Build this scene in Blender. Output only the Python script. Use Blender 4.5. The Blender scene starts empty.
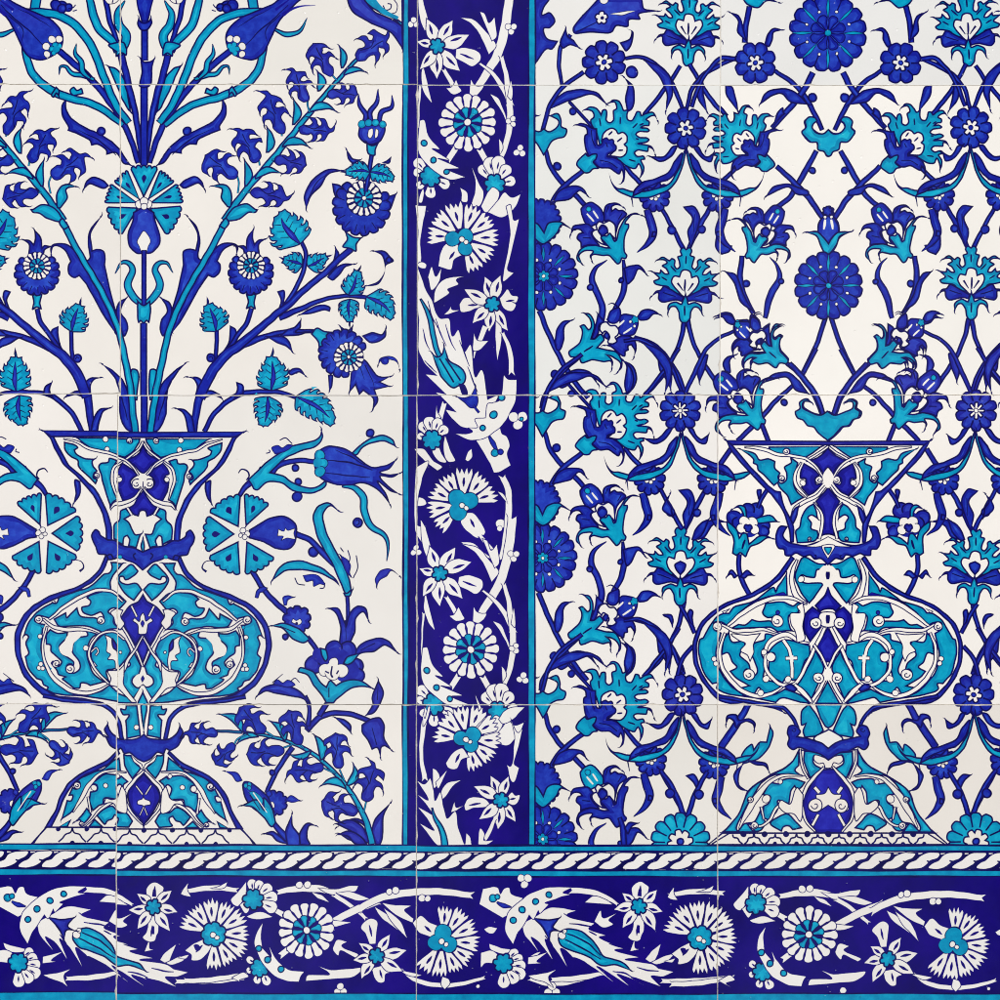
import bpy, math, random
import numpy as np
from mathutils import Vector
from mathutils.geometry import delaunay_2d_cdt
random.seed(7)

# ------------------------------------------------------------------ drawing of the painted decoration
# The decoration is drawn as closed outlines in a flat drawing plane, cut into the tiles it is painted on,
# and turned into faces of the tile fronts.  Units of the plane: 1 = K metres on the wall.
K = 0.0008
SHAPES = []            # [poly (N,2), colour, part id, sub-part name, rule]
PARTS = []             # part names
MAPF = lambda x, y: (x, y)
CUR = dict(x=0.0, y=0.0, s=1.0, part=None, sub=None, A=None, clip=None)

def W(x, y, s=.25):
    CUR['x'], CUR['y'], CUR['s'] = x, y, s

def part(name):
    PARTS.append(name); CUR['part'] = len(PARTS) - 1; CUR['sub'] = None

def sub(name=None):
    CUR['sub'] = name

def XF(p):
    """drawing window -> plane"""
    x = CUR['x'] + p[0] * CUR['s']; y = CUR['y'] + p[1] * CUR['s']
    A = CUR['A']
    if A is not None:
        x, y = A[0] * x + A[1] * y + A[2], A[3] * x + A[4] * y + A[5]
    return MAPF(x, y)

def sim(src, dst, flip=False):
    """similarity (optionally mirrored) that takes the two points src onto dst"""
    (ax, ay), (bx, by) = src; (cx, cy), (dx, dy) = dst
    z1 = complex(bx - ax, by - ay); z2 = complex(dx - cx, dy - cy)
    if flip: z1 = z1.conjugate()
    q = z2 / z1
    if flip:
        return (q.real, q.imag, cx - q.real * ax - q.imag * ay, q.imag, -q.real, cy - q.imag * ax + q.real * ay)
    return (q.real, -q.imag, cx - q.real * ax + q.imag * ay, q.imag, q.real, cy - q.imag * ax - q.real * ay)

def place(fn, src, dst, flip=False, **kw):
    old = CUR['A']
    if src[1] != (src[0][0] + 1, src[0][1]):
        g = .025 * math.dist(*dst); dst = tuple((p[0] + random.uniform(-g, g), p[1] + random.uniform(-g, g)) for p in dst)
    m = sim(src, dst, flip)
    if old is not None:
        a, b = old, m
        m = (a[0]*b[0]+a[1]*b[3], a[0]*b[1]+a[1]*b[4], a[0]*b[2]+a[1]*b[5]+a[2],
             a[3]*b[0]+a[4]*b[3], a[3]*b[1]+a[4]*b[4], a[3]*b[2]+a[4]*b[5]+a[5])
    CUR['A'] = m
    fn(**kw)
    CUR['A'] = old

def parse(s):
    if not isinstance(s, str):
        return [(float(p[0]), float(p[1]), len(p) > 2 and bool(p[2])) for p in s]
    out = []
    for t in s.split():
        sharp = t.endswith('!')
        if sharp: t = t[:-1]
        a, b = t.split(',')
        out.append((float(a), float(b), sharp))
    return out

def cr(p0, p1, p2, p3, n):
    """centripetal Catmull-Rom piece from p1 to p2, end excluded"""
    P = [np.array(p, float) for p in (p0, p1, p2, p3)]
    t = [0.0]
    for i in range(3):
        t.append(t[-1] + max(1e-4, np.hypot(*(P[i+1] - P[i])) ** .5))
    out = []
    for k in range(n):
        u = t[1] + (t[2] - t[1]) * k / n
        A1 = (t[1]-u)/(t[1]-t[0])*P[0] + (u-t[0])/(t[1]-t[0])*P[1]
        A2 = (t[2]-u)/(t[2]-t[1])*P[1] + (u-t[1])/(t[2]-t[1])*P[2]
        A3 = (t[3]-u)/(t[3]-t[2])*P[2] + (u-t[2])/(t[3]-t[2])*P[3]
        B1 = (t[2]-u)/(t[2]-t[0])*A1 + (u-t[0])/(t[2]-t[0])*A2
        B2 = (t[3]-u)/(t[3]-t[1])*A2 + (u-t[1])/(t[3]-t[1])*A3
        out.append(tuple((t[2]-u)/(t[2]-t[1])*B1 + (u-t[1])/(t[2]-t[1])*B2))
    return out

def spl_open(pts, step=1.1):
    if len(pts) == 2:
        n = max(3, int(math.dist(pts[0], pts[1]) / 4))
        return [tuple(np.array(pts[0]) + (np.array(pts[1]) - np.array(pts[0])) * k / n) for k in range(n + 1)]
    e0 = (2*pts[0][0]-pts[1][0], 2*pts[0][1]-pts[1][1]); e1 = (2*pts[-1][0]-pts[-2][0], 2*pts[-1][1]-pts[-2][1])
    q = [e0] + list(pts) + [e1]; out = []
    for i in range(1, len(q) - 2):
        n = max(2, min(14, int(math.dist(q[i], q[i+1]) / step)))
        out += cr(q[i-1], q[i], q[i+1], q[i+2], n)
    return out + [pts[-1]]

def spl_closed(pts):
    """pts: (x, y, sharp) already in the plane"""
    n = len(pts); sh = [i for i, p in enumerate(pts) if p[2]]
    xy = [(p[0], p[1]) for p in pts]
    if not sh:
        out = []
        for i in range(n):
            m = max(2, min(14, int(math.dist(xy[i], xy[(i+1) % n]) / 1.1)))
            out += cr(xy[i-1], xy[i], xy[(i+1) % n], xy[(i+2) % n], m)
        return out
    out = []
    for a in range(len(sh)):
        i, j = sh[a], sh[(a + 1) % len(sh)]
        if j <= i: j += n
        out += spl_open([xy[k % n] for k in range(i, j + 1)])[:-1]
    return out

def rdp(p, tol):
    p = np.asarray(p, float); n = len(p)
    if n < 4: return p
    keep = np.zeros(n, bool); keep[0] = keep[-1] = True
    st = [(0, n - 1)]
    while st:
        a, b = st.pop()
        if b <= a + 1: continue
        d = p[b] - p[a]; L = np.hypot(*d); q = p[a+1:b] - p[a]
        dist = np.abs(d[0]*q[:, 1] - d[1]*q[:, 0]) / L if L > 1e-9 else np.hypot(q[:, 0], q[:, 1])
        k = int(dist.argmax())
        if dist[k] > tol:
            keep[a+1+k] = True; st += [(a, a+1+k), (a+1+k, b)]
    return p[keep]

def area(p):
    x, y = p[:, 0], p[:, 1]
    return .5 * float(np.sum(x * np.roll(y, -1) - np.roll(x, -1) * y))

def offset(p, d):
    """closed outline moved outwards by d (positive area outlines)"""
    e = np.roll(p, -1, 0) - p; L = np.hypot(e[:, 0], e[:, 1]); L[L < 1e-9] = 1e-9
    nrm = np.stack([e[:, 1] / L, -e[:, 0] / L], 1)
    n0 = np.roll(nrm, 1, 0); m = n0 + nrm
    c = np.maximum(.3, (m * m).sum(1) / 2)
    return p + m / c[:, None] * d

def emit(poly, col, rule='nz'):
    p = np.asarray(poly, float)
    if len(p) < 3: return
    SHAPES.append([p, col, CUR['part'], CUR['sub'], rule])

def wob(p, a):
    """slight unsteadiness of the brush"""
    if a <= 0: return p
    ph = random.random() * 50; x, y = p[:, 0], p[:, 1]
    q = p.copy()
    a *= 1.5
    q[:, 0] += a * (np.sin(y * .33 + ph) + .6 * np.sin(x * .71 + ph * 1.7))
    q[:, 1] += a * (np.sin(x * .36 + ph * 2.1) + .6 * np.sin(y * .67 + ph * .9))
    return q

OW = 1.75
WHISK = True
def whiskers(p, ow):
    """hair-thin curl where the brush leaves a leaf tip"""
    n = len(p)
    if abs(area(p)) < 22 or n < 5: return
    for i in range(n):
        a = p[i - 1] - p[i]; b = p[(i + 1) % n] - p[i]; la, lb = np.hypot(*a), np.hypot(*b)
        if la < .3 or lb < .3: continue
        if a[0] * b[1] - a[1] * b[0] > 0: continue          # only convex corners
        c = float(a @ b) / (la * lb)
        if c < .55: continue
        d = -(a / la + b / lb); d /= np.hypot(*d)
        a2 = p[i - 3] - p[i - 1]; cv = (-a2[0] * d[1] + a2[1] * d[0]); sg = 1 if cv > 0 else -1
        Ln = min(4.2, .16 * abs(area(p)) ** .5 + 1.4) * random.uniform(.8, 1.2)
        q = [p[i] - d * 1.2, p[i] + d * Ln * .3]
        for k in (1, 2):
            th = sg * .42 * k; d2 = np.array([d[0] * math.cos(th) - d[1] * math.sin(th), d[0] * math.sin(th) + d[1] * math.cos(th)]); q.append(q[-1] + d2 * Ln * .38)
        emit(ribbon(spl_open([tuple(v) for v in q]), [1.9, 1.1, .25]), 'd')

CORE = {'b': ('b2', 'b3'), 't': ('t2', 't3'), 'u': ('u2', 'u2')}
def core(p, fill, ow):
    """thinner colour where the brush has emptied: the wash pools along the outlines"""
    A_ = abs(area(p)); q = np.vstack([p, p[:1]]); per = float(np.hypot(*np.diff(q, axis=0).T).sum()); wd = 2 * A_ / per
    dens = np.maximum(1, (np.hypot(*np.diff(q, axis=0).T) / 2.5)).astype(int)
    pts = np.vstack([p[i] + (q[i + 1] - p[i]) * (np.arange(n) / n)[:, None] for i, n in enumerate(dens)])
    d = min(3.2, max(1.25, wd * .42)) + ow * .3
    ph = random.random() * 60
    v = d * (1 + .45 * np.sin(pts[:, 0] * .21 + ph) * np.sin(pts[:, 1] * .17 + ph * 1.3))
    c = offset_var(pts, -np.maximum(v, .9 + ow * .4))
    sh = np.array([random.uniform(-.35, .35), random.uniform(-.35, .35)])
    emit(c + sh, random.choice(CORE[fill]), 'pos')

def offset_var(p, d):
    e = np.roll(p, -1, 0) - p; L = np.hypot(e[:, 0], e[:, 1]); L[L < 1e-9] = 1e-9
    nrm = np.stack([e[:, 1] / L, -e[:, 0] / L], 1); m = np.roll(nrm, 1, 0) + nrm
    c = np.maximum(.5, (m * m).sum(1) / 2)
    return p + m / c[:, None] * d[:, None]

def poly_plane(p, fill, ow=None, oc='d'):
    ow = OW if ow is None else ow
    p = np.asarray(p, float)
    if area(p) < 0: p = p[::-1]
    p = wob(rdp(np.vstack([p, p[:1]]), .07)[:-1], .16)
    if ow > 0:
        g = .5 if oc == 'n' else .28
        emit(offset(p, ow * g), oc, 'pos')
        if WHISK and oc == 'd' and fill in ('b', 't'): whiskers(p, ow)
        if fill:
            emit(offset(p, -ow * (.95 - g)), fill, 'pos')
            if fill in CORE and abs(area(p)) > 14: core(p, fill, ow)
    else:
        emit(p, fill)
    return p

def P(s, fill, ow=None, oc='d'):
    return poly_plane(spl_closed([XF(q) + (q[2],) for q in parse(s)]), fill, ow, oc)

def ribbon(pts, w, ext=0.0, grow=0.0, notch=0.0):
    """outline of a brush stroke; w = widths spread along it"""
    c = np.array(pts, float)
    t = np.gradient(c, axis=0); L = np.hypot(t[:, 0], t[:, 1]); L[L < 1e-9] = 1e-9; t /= L[:, None]
    if ext:
        c[0] -= t[0] * ext; c[-1] += t[-1] * ext
    d = np.concatenate([[0], np.cumsum(np.hypot(*np.diff(c, axis=0).T))]); d /= max(d[-1], 1e-9)
    w = np.asarray(w, float)
    if len(w) == 1: w = np.array([w[0], w[0]])
    k = np.linspace(0, 1, len(w))
    ww = np.interp(d, k, w)
    if len(w) > 2:      # soften the profile
        ww = .5 * ww + .25 * np.interp(np.clip(d - .07, 0, 1), k, w) + .25 * np.interp(np.clip(d + .07, 0, 1), k, w)
        ww[0], ww[-1] = w[0], w[-1]
    h = ww / 2 + grow; n = np.stack([-t[:, 1], t[:, 0]], 1)
    a, b = c + n * h[:, None], c - n * h[:, None]
    if notch:
        e0, e1 = t[0] * h[0] * notch, t[-1] * h[-1] * notch
        a[0] += n[0] * h[0] * .35 - e0 * .5; b[0] -= n[0] * h[0] * .35 - e0 * .1; a[-1] += n[-1] * h[-1] * .3 + e1 * .2; b[-1] -= n[-1] * h[-1] * .35 - e1 * .6
        return np.vstack([a, [c[-1] - e1 * .9], b[::-1], [c[0] + e0 * .9]])
    return np.vstack([a, b[::-1]])

def S(s, w, fill, ow=None, oc='d', notch=0.0):
    """outlined brush stroke; w in drawing-window units"""
    ow = OW if ow is None else ow
    w = [float(a) * CUR['s'] for a in (w.split() if isinstance(w, str) else (w if hasattr(w, '__len__') else [w]))]
    A = CUR['A']
    if A is not None:
        f = math.hypot(A[0], A[3]); w = [a * f for a in w]
    pts = spl_open([XF(q) for q in parse(s)])
    pts = rdp(pts, .05) if len(w) <= 2 else np.asarray(pts)
    pts = wob(np.asarray(pts), .12)
    if ow > 0:
        g = .5 if oc == 'n' else .25; emit(ribbon(pts, w, ow * .5, ow * g, notch), oc)
    if fill: emit(ribbon(pts, w, 0, -ow * (.9 - (.5 if oc == 'n' else .25)) if ow > 0 else 0, notch) if min(w) > ow * 1.6 else ribbon(pts, [max(0.02, a - ow * (.8 if oc == 'n' else 1.15)) for a in w]), fill)
    if fill in CORE and ow > 0 and max(w) > 3.4 and len(pts) > 2:
        m = max(1, len(pts) // 12); c = pts[m:-m] if len(pts) > 4 * m else pts
        if len(c) > 2:
            k = random.uniform(.26, .4)
            emit(ribbon(c, [.05] + [max(.05, (a - ow) * k) for a in w] + [.05]) + np.array([random.uniform(-.3, .3), random.uniform(-.3, .3)]), random.choice(CORE[fill]))

def L(s, w, col='d'):
    w = [float(a) for a in (w.split() if isinstance(w, str) else (w if hasattr(w, '__len__') else [w]))]
    S(s, [a * 1.55 for a in w], col, 0)

def C(x, y, r, fill, ow=None, oc='d', ry=None, rot=0.0):
    ry = r if ry is None else ry
    n = 10 if r * CUR['s'] < 2 else 16
    q = []
    for k in range(n):
        a = 2 * math.pi * k / n
        u, v = r * math.cos(a), ry * math.sin(a)
        q.append((x + u * math.cos(rot) - v * math.sin(rot), y + u * math.sin(rot) + v * math.cos(rot), 0))
    return P(q, fill, ow, oc)

# ------------------------------------------------------------------ small motifs
def axis_pts(x0, y0, x1, y1, bend, uv):
    """points (u along, v across, in units of length) on an axis bent like a bow"""
    dx, dy = x1 - x0, y1 - y0; out = []
    for q in uv:
        u, v = q[0], q[1]
        b = bend * 4 * u * (1 - u) + v
        out.append((x0 + dx * u - dy * b, y0 + dy * u + dx * b) + tuple(q[2:]))
    return out

def lf(x0, y0, x1, y1, bend=.2, w=.3, fill='t', base=.15, rib=False, ow=None):
    """simple pointed leaf from base to tip"""
    q = axis_pts(x0, y0, x1, y1, bend, [(0, -base*w, 1), (.2, -.42*w, 0), (.42, -.5*w, 0), (.7, -.32*w, 0), (1, 0, 1), (.7, .32*w, 0), (.42, .5*w, 0), (.2, .42*w, 0), (0, base*w, 1)])
    P(q, fill, ow)
    if rib: L(axis_pts(x0, y0, x1, y1, bend, [(.02, 0), (.4, 0), (.75, 0)]), .7 / CUR['s'])

def hook(x0, y0, x1, y1, bend=.3, w=.3, fill='b', ow=None):
    """comma leaf: broad belly, thin hooked tip"""
    q = axis_pts(x0, y0, x1, y1, bend, [(0, -.08*w), (.2, -.34*w), (.4, -.5*w), (.6, -.36*w), (.8, -.12*w), (1.02, -.28*w, 1), (.88, .12*w), (.7, .3*w), (.45, .5*w), (.2, .32*w), (0, .08*w)])
    P(q, fill, ow)

def hy(x0, y0, x1, y1, k=1.0, fill='b'):
    """hyacinth floret: bell with two curled collars and a three-tipped mouth"""
    part('floret')
    half = [(0, .05), (.06, .13), (.17, .17), (.28, .15), (.35, .15), (.40, .21), (.40, .29), (.31, .39, 1), (.45, .38), (.53, .30), (.56, .19), (.60, .13), (.64, .16), (.68, .20), (.67, .27), (.59, .36, 1), (.76, .34), (.84, .22), (.87, .12)]
    j = lambda: random.uniform(-.018, .018); sg0 = random.choice((-1, 1))
    q = [(a[0] + j(), -a[1] * k + j()) + tuple(a[2:]) for a in half] + [(.93, .03 * sg0), (1.08, random.uniform(.10, .18) * sg0, 1), (1.0, -.05 * sg0)] + [(a[0] + j(), a[1] * k + j()) + tuple(a[2:]) for a in half[::-1]]
    P(axis_pts(x0, y0, x1, y1, 0, q), fill, 1.2)
    L(axis_pts(x0, y0, x1, y1, 0, [(.2, -.12), (.45, -.02), (.62, -.1)]), .7 / CUR['s'])
    L(axis_pts(x0, y0, x1, y1, 0, [(.45, .02), (.62, .02), (.8, .05)]), .7 / CUR['s'])

def serr(x0, y0, x1, y1, w=.5, bend=0., n=5, fill='t', tip=.2, rib=True):
    """toothed leaf with a dark rib and a drawn-out tip"""
    global WHISK
    w *= 1.12
    j = lambda a: random.uniform(-a, a)
    def side(sg):
        out = []
        f = lambda t: w * .5 * (math.sin(math.pi * min(1, max(0, t * .95 + .04)) ** .72) ** .75)
        for i in range(n):
            u = .02 + .86 * i / n; um = u + .86 / n
            out.append((u + .02, sg * f(u) * .80, 0))
            out.append((u + .40 / n, sg * f(u + .45 / n) * 1.02, 0))
            out.append((um - .12 / n, sg * f(um) * 1.13, 0))
            out.append((um + .30 / n + j(.012), sg * (f(um + .1 / n) * 1.10 + j(.012)), 1))
            out.append((um + .02 / n, sg * f(um) * .93, 0))
        return out[:-1]
    sb = 1 if bend >= 0 else -1
    q = [(0, -.05 * w, 1)] + side(-1) + [(.94, -.04 * w), (1.04, sb * .03), (1.0 + tip, sb * tip * .55, 1), (1.03, sb * .08), (.95, .05 * w)] + side(1)[::-1] + [(0, .05 * w, 1)]
    WHISK = False; P(axis_pts(x0, y0, x1, y1, bend, q), fill, 1.4); WHISK = True
    d = math.dist((x0, y0), (x1, y1))
    if rib:
        S(axis_pts(x0, y0, x1, y1, bend, [(.03, 0), (.3, .01), (.55, 0), (.8, 0)]), [w * .04 * d, w * .17 * d, w * .12 * d, 1], 'b', 1.0)
        for u in (.3, .48, .66):
            for sg in (-1, 1): L(axis_pts(x0, y0, x1, y1, bend, [(u, sg * .08 * w), (u + .10, sg * .26 * w)]), [.7 / CUR['s'], .35 / CUR['s']])

def lobes(cx, cy, R, n, d=.12, rot=0., a0=0., a1=360., ry=1., sharp=False, phi=0.):
    """scalloped outline, angles in degrees, clockwise on the wall"""
    full = a1 - a0 >= 360; q = []
    for i in range(n):
        for f, r in ((0, 1 - d), (.22, 1 - d * .15), (.5, 1), (.78, 1 - d * .15)):
            a = math.radians(rot + a0 + (a1 - a0) * (i + f) / n)
            u, v = R * r * math.cos(a), R * r * math.sin(a) * ry
            q.append((cx + u * math.cos(phi) - v * math.sin(phi), cy + u * math.sin(phi) + v * math.cos(phi), f == 0))
    if not full:
        a = math.radians(rot + a1); q.append((cx + R * (1-d) * math.cos(a), cy + R * (1-d) * math.sin(a) * ry, True))
    return q

def petals(cx, cy, r0, r1, n, fill, rot=0., wid=.9, a0=0., a1=360., ow=None, oc='d', tipk=.5, ry=1., mark=None):
    """ring of separate rounded petals"""
    for i in range(n):
        a = math.radians(rot + a0 + (a1 - a0) * (i + .5) / n); h = math.radians((a1 - a0) / n / 2) * wid
        rr = r1 * random.uniform(.97, 1.03)
        f = lambda r, t: (cx + r * math.cos(a + t), cy + r * math.sin(a + t) * ry, 0)
        P([f(r0, -h * .75) , f((r0 + rr) * .5, -h * .8), f(r0 + (rr - r0) * .8, -h * .92), f(rr * .97, -h * tipk), f(rr, 0), f(rr * .97, h * tipk), f(r0 + (rr - r0) * .8, h * .92), f((r0 + rr) * .5, h * .8), f(r0, h * .75)], fill, ow, oc)
        if mark:
            L([f(r0 + (rr - r0) * .25, 0), f(r0 + (rr - r0) * .68, 0)], [.3 / CUR['s'], mark / CUR['s']])

def wedge(cx, cy, a0, a1, r0, r1, n, fill, ow=None, oc='d', spot=True, d=.05, drop=False):
    """fan petal with a scalloped edge (degrees, 0 = right, 90 = up)"""
    A = lambda r, a: (cx + r * math.cos(math.radians(a)), cy - r * math.sin(math.radians(a)))
    q = [A(r0, (a0 + a1) / 2) + (1,), A(r1 * .93, a0) + (1,)]
    for i in range(n):
        for f, r in ((.2, 1 - d * .3), (.5, 1.0), (.8, 1 - d * .3), (1, 1 - d)):
            q.append(A(r1 * r, a0 + (a1 - a0) * (i + f) / n) + (f == 1,))
    P(q, fill, ow, oc)
    if spot:
        m = (a0 + a1) / 2; g = (a1 - a0)
        P([A(r0 + (r1 - r0) * .42, m) + (1,), A(r0 + (r1 - r0) * .62, m - g * .11) + (0,), A(r0 + (r1 - r0) * .70, m) + (0,), A(r0 + (r1 - r0) * .62, m + g * .11) + (0,)], 'k', 0)

def pom(cx, cy, R, deg):
    """round blossom with ruffled blue skirt; deg = direction of its stalk (0 right, 90 down)"""
    part('rosette')
    c, s = math.cos(math.radians(deg)), math.sin(math.radians(deg))
    q = lobes(cx, cy, R, 13, .10, deg - 140, 0, 280)
    q.append((cx - R * .30 * c, cy - R * .30 * s, 0))
    P(q, 'b')
    for i in range(11):
        a = math.radians(deg - 120 + 24 * i)
        L([(cx + R * .62 * math.cos(a), cy + R * .62 * math.sin(a)), (cx + R * .9 * math.cos(a), cy + R * .9 * math.sin(a))], .6 / CUR['s'])
    x, y = cx - R * .30 * c, cy - R * .30 * s
    sub('petal_ring')
    C(x, y, R * .62, 'd', 0)
    petals(x, y, R * .3, R * .62, 16, 'w', 0, .96, ow=.8)
    sub('flower_centre')
    C(x, y, R * .34, 'd', 0)
    petals(x, y, R * .08, R * .33, 8, 't', 10, .95, ow=.8)
    C(x, y, R * .06, 'w', 0)
    sub()

def dot(x, y, r, fill='b'):
    C(x, y, r, fill)

# ================================================================== LEFT PANEL: vase of tulips, carnations, hyacinths
AX1, AX2 = 144.2, 142.6
def ax(y): return AX1 + (AX2 - AX1) * min(1, max(0, (y - 385) / 20))
def mirror_left(x, y): return 2 * ax(y) - x, y
A_ = lambda: W(0, 0, .25)
B_ = lambda: W(200, 0, .25)
C_ = lambda: W(200, 200, .25)
D_ = lambda: W(0, 200, .25)
E_ = lambda: W(0, 400, .25)
F_ = lambda: W(200, 400, .25)
G_ = lambda: W(200, 600, .25)
H_ = lambda: W(0, 600, .25)

def left_stems():
    # leaves and stems that rise out of the vase
    D_()
    part('leaf'); P("744,654! 700,684 660,722 638,765 618,860 603,930! 636,918 662,860 668,790 682,735 712,690", 'b')
    L("690,720 655,800 632,880", '2 4 2')
    part('leaf'); P("645,392! 678,408 690,440 680,490 655,545 640,520 648,480 668,450 664,420", 'b')
    part('leaf'); P("750,66! 790,110 802,170 795,230 815,250 800,330 740,440 692,520! 686,470 715,350 735,260! 732,230 737,205 765,196 785,200! 790,130", 'b')
    part('leaf'); P("948,222! 944,190 930,182 895,200 872,245! 882,262 878,296 858,310 836,302! 800,352 735,470 692,530! 700,480 740,380 800,280 850,205 900,172 940,176 952,190", 'b')
    part('leaf'); P("597,800! 597,700 605,678 622,676 634,700 630,800!", 't')
    part('stem')
    S("600,930 612,840 626,760 650,650 672,545 700,465 745,370 800,275 850,190 898,95", "28 28 28 27 26 26 26 26 26", 't')
    B_()
    S("100,880 180,768 250,686 330,590 420,478 500,382 560,310 628,235", "28 26 25 24 23 20 18 14", 't')
    # leaves of the hyacinth spray
    for a in ((568, 272, 556, 182, .12, .3), (572, 300, 662, 290, -.2, .28), (478, 365, 468, 284, .15, .42), (436, 448, 548, 448, -.22, .3), (376, 500, 374, 396, .15, .32), (330, 585, 440, 592, -.22, .3), (272, 612, 268, 508, .15, .32), (222, 712, 328, 694, -.2, .3), (186, 745, 178, 638, .12, .3)):
        part('leaf'); lf(*a, 't')
    part('leaf'); P("112,830! 84,790 88,756 50,745! 84,736 112,744 128,780 124,830", 't')
    part('leaf'); P("100,880! 120,846 145,826 190,816 222,836! 232,838! 222,850 196,852 165,874 118,886", 't')
    part('stem')
    for q in ("545,322 528,300 526,280", "440,450 432,420 432,400", "510,390 525,382", "395,512 412,516", "330,545 328,530", "240,662 236,640", "290,640 310,640", "152,772 158,730 148,700", "190,770 215,768"):
        S(q, 7, 't', .7)
    P("78,905! 104,872 118,890 100,916", 't')
    for a in ((624, 236, 752, 138, .95), (525, 302, 440, 166, .85), (430, 408, 362, 276, .85), (512, 376, 644, 374, .85), (332, 535, 262, 368, .8), (395, 520, 534, 520, .9), (236, 645, 148, 516, .95), (300, 638, 440, 660, .9), (150, 705, 8, 618, .95), (205, 768, 358, 792, .85)):
        hy(*a)

    # ---- fan carnation, centre stems and tulip of the top tile (drawn for one half)
    A_()
    part('leaf'); P("632,660! 680,590 735,545 800,515 858,480 888,440 890,394! 906,424 906,460 880,508 884,520! 835,540 795,560 788,580! 760,578 730,600 728,616! 690,612 655,655", 'b')
    dot(750, 524, 17); L("690,620 760,560 840,520", '2 4 1')
    part('leaf'); P("722,264! 690,274 660,310 640,380 628,450! 640,440 676,370 700,310", 't')
    part('stem')
    S("930,194 862,250 790,316 720,400 660,490 625,570 600,650", "24 24 24 24 23 22 20", 'b')
    S("670,222 640,340 612,450 596,560 586,650", "26 26 24 20 16", 'b')
    S("730,0 715,80 690,150 676,195", "20 20 18 14", 'b')
    part('leaf')
    B_(); S("300,120 350,138 400,122 424,76", "10 22 14 0", 't')
    S("205,-20 216,50", "40 38", 't')
    A_()
    S("1055,50 960,52 890,74 830,124 780,200 730,330 690,420 640,490", "34 34 34 33 32 32 30 28", 't')
    B_()
    S("258,150 250,215 224,292 165,350 90,386 0,410 -60,438 -138,500", "22 30 32 34 32 30 30 20", 't')
    P("130,345! 150,378 140,388 130,372 118,384! 118,360", 't'); P("20,372! 28,352 44,360 60,348 74,360 62,382", 't')
    A_()
    S("916,296 910,266 890,266 862,296 826,300 780,318", "0 10 16 20 20 14", 't')
    S("848,178 852,215 828,250 822,285 796,312", "0 16 22 22 12", 't')
    part('leaf')
    S("658,5 684,55 678,100 652,140 658,180 676,215", "2 22 32 36 36 24", 't')
    S("796,-10 780,60 760,110 705,165 684,205", "28 34 34 34 26", 't')
    P("648,196! 650,222 668,214 688,226 690,206! 720,180 660,170", 't')
    # tulip
    part('tulip'); B_()
    P("102,165 108,122 150,78 220,45 290,14 340,-20! 440,-20 400,2 350,45 308,100 270,180 245,222 205,240 150,228 112,200", 'b')
    L("182,180 240,120 300,70 350,20", '2 4 2'); L("270,180 262,120 320,60", '1 3 2'); L("150,110 210,70 280,35", '1 3 1')
    L("330,60 380,30 460,20", '10 5 1', 'u'); L("300,40 360,-5", '8 2', 'u')
    sub('calyx')
    for x, y, r in ((118, 156, 15), (146, 158, 16), (168, 186, 16), (166, 216, 14)): C(x, y, r, 'w', .8)
    for x, y, r in ((116, 184, 12), (134, 180, 12), (146, 196, 12), (138, 212, 11)): C(x, y, r, 't', .8)
    C(130, 196, 14, 't', 0); sub()
    # bud above
    part('bud'); A_(); C(905, 25, 22, 'b'); C(880, 30, 16, 'b'); C(930, 20, 22, 'b'); C(905, 34, 18, 'b'); L("850,18 860,30 880,34", '3 3'); L("845,40 862,44", '3 3')
    part('bud'); P("672,-5! 690,12 720,14 738,-5!", 'w', .9); L("700,-5 704,14", '3')
    # corner ornament
    part('corner_ornament'); B_()
    P("642,-8! 700,42 770,74 808,108! 808,-8!", 't')
    P("585,-8! 606,45 680,92 762,132 808,196! 808,106! 770,78 700,48 650,-8!", 'b')
    P("690,-8! 712,22 745,48 780,72 808,96! 808,-8!", 'w')
    S("730,22 742,40 760,34 762,18 748,14", 5, 'd', 0); S("770,-5 788,20 780,50 762,56", 4, 'd', 0); L("690,-5 725,40 790,74", '10 14 8', 't')

    # ---- fan carnation on the axis, right half
    part('carnation'); A_()
    for a0, a1, r1 in ((37, 65, 154), (3, 33, 158), (-54, -2, 152)):
        wedge(577, 820, a0, a1, 26, r1, 5, 't')
    part('leaf'); P("718,742! 745,718 780,706 806,722 820,758! 795,736 760,746 736,754", 'b')

    # ---- stalk under it
    part('stem'); D_()
    S("692,290 668,252 640,252 622,280 642,340 622,382 586,420", "0 12 22 28 30 30 24", 't')

    # ---- branch with rosettes
    D_()
    part('stem')
    S("772,930 786,840 804,770 850,690 900,625 960,588 1010,560", "26 28 32 36 36 30 26", 'b')
    P("750,708! 800,714 818,740 816,762! 850,764 880,778! 886,792! 850,782 812,792 784,782! 790,740 776,718", 'b')
    P("700,834! 740,838 766,870 780,930! 752,930! 742,880 726,846", 'b')
    S("868,525 868,580 862,640", 15, 'b'); dot(844, 632, 17); L("838,632 848,626 852,638", '3 3')
    P("922,505! 946,520 945,560 925,600 890,650! 880,630 912,580 920,540", 'b')
    C_()
    S("206,436 190,490 150,545 110,606", 18, 'b')
    S("408,168 424,210 420,268 392,340 360,395 330,445", "14 16 17 17 17 16", 'b')
    S("320,470 400,438 500,398 590,384 680,392", "26 20 16 15 14", 'b')
    S("180,578 270,545 350,526 455,526", "26 20 16 15", 'b')
    P("312,366! 336,362 342,385 335,420 352,418 330,462! 300,470 318,430 326,400", 'b')
    P("430,440! 470,424 500,420 522,432 520,446! 500,440 460,452 400,462!", 'b')
    P("404,482! 404,512 384,528 450,524! 400,540 320,545! 352,520 380,508", 'b'); P("270,548! 330,545 360,568 370,608! 345,586 310,572!", 'b')
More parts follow.
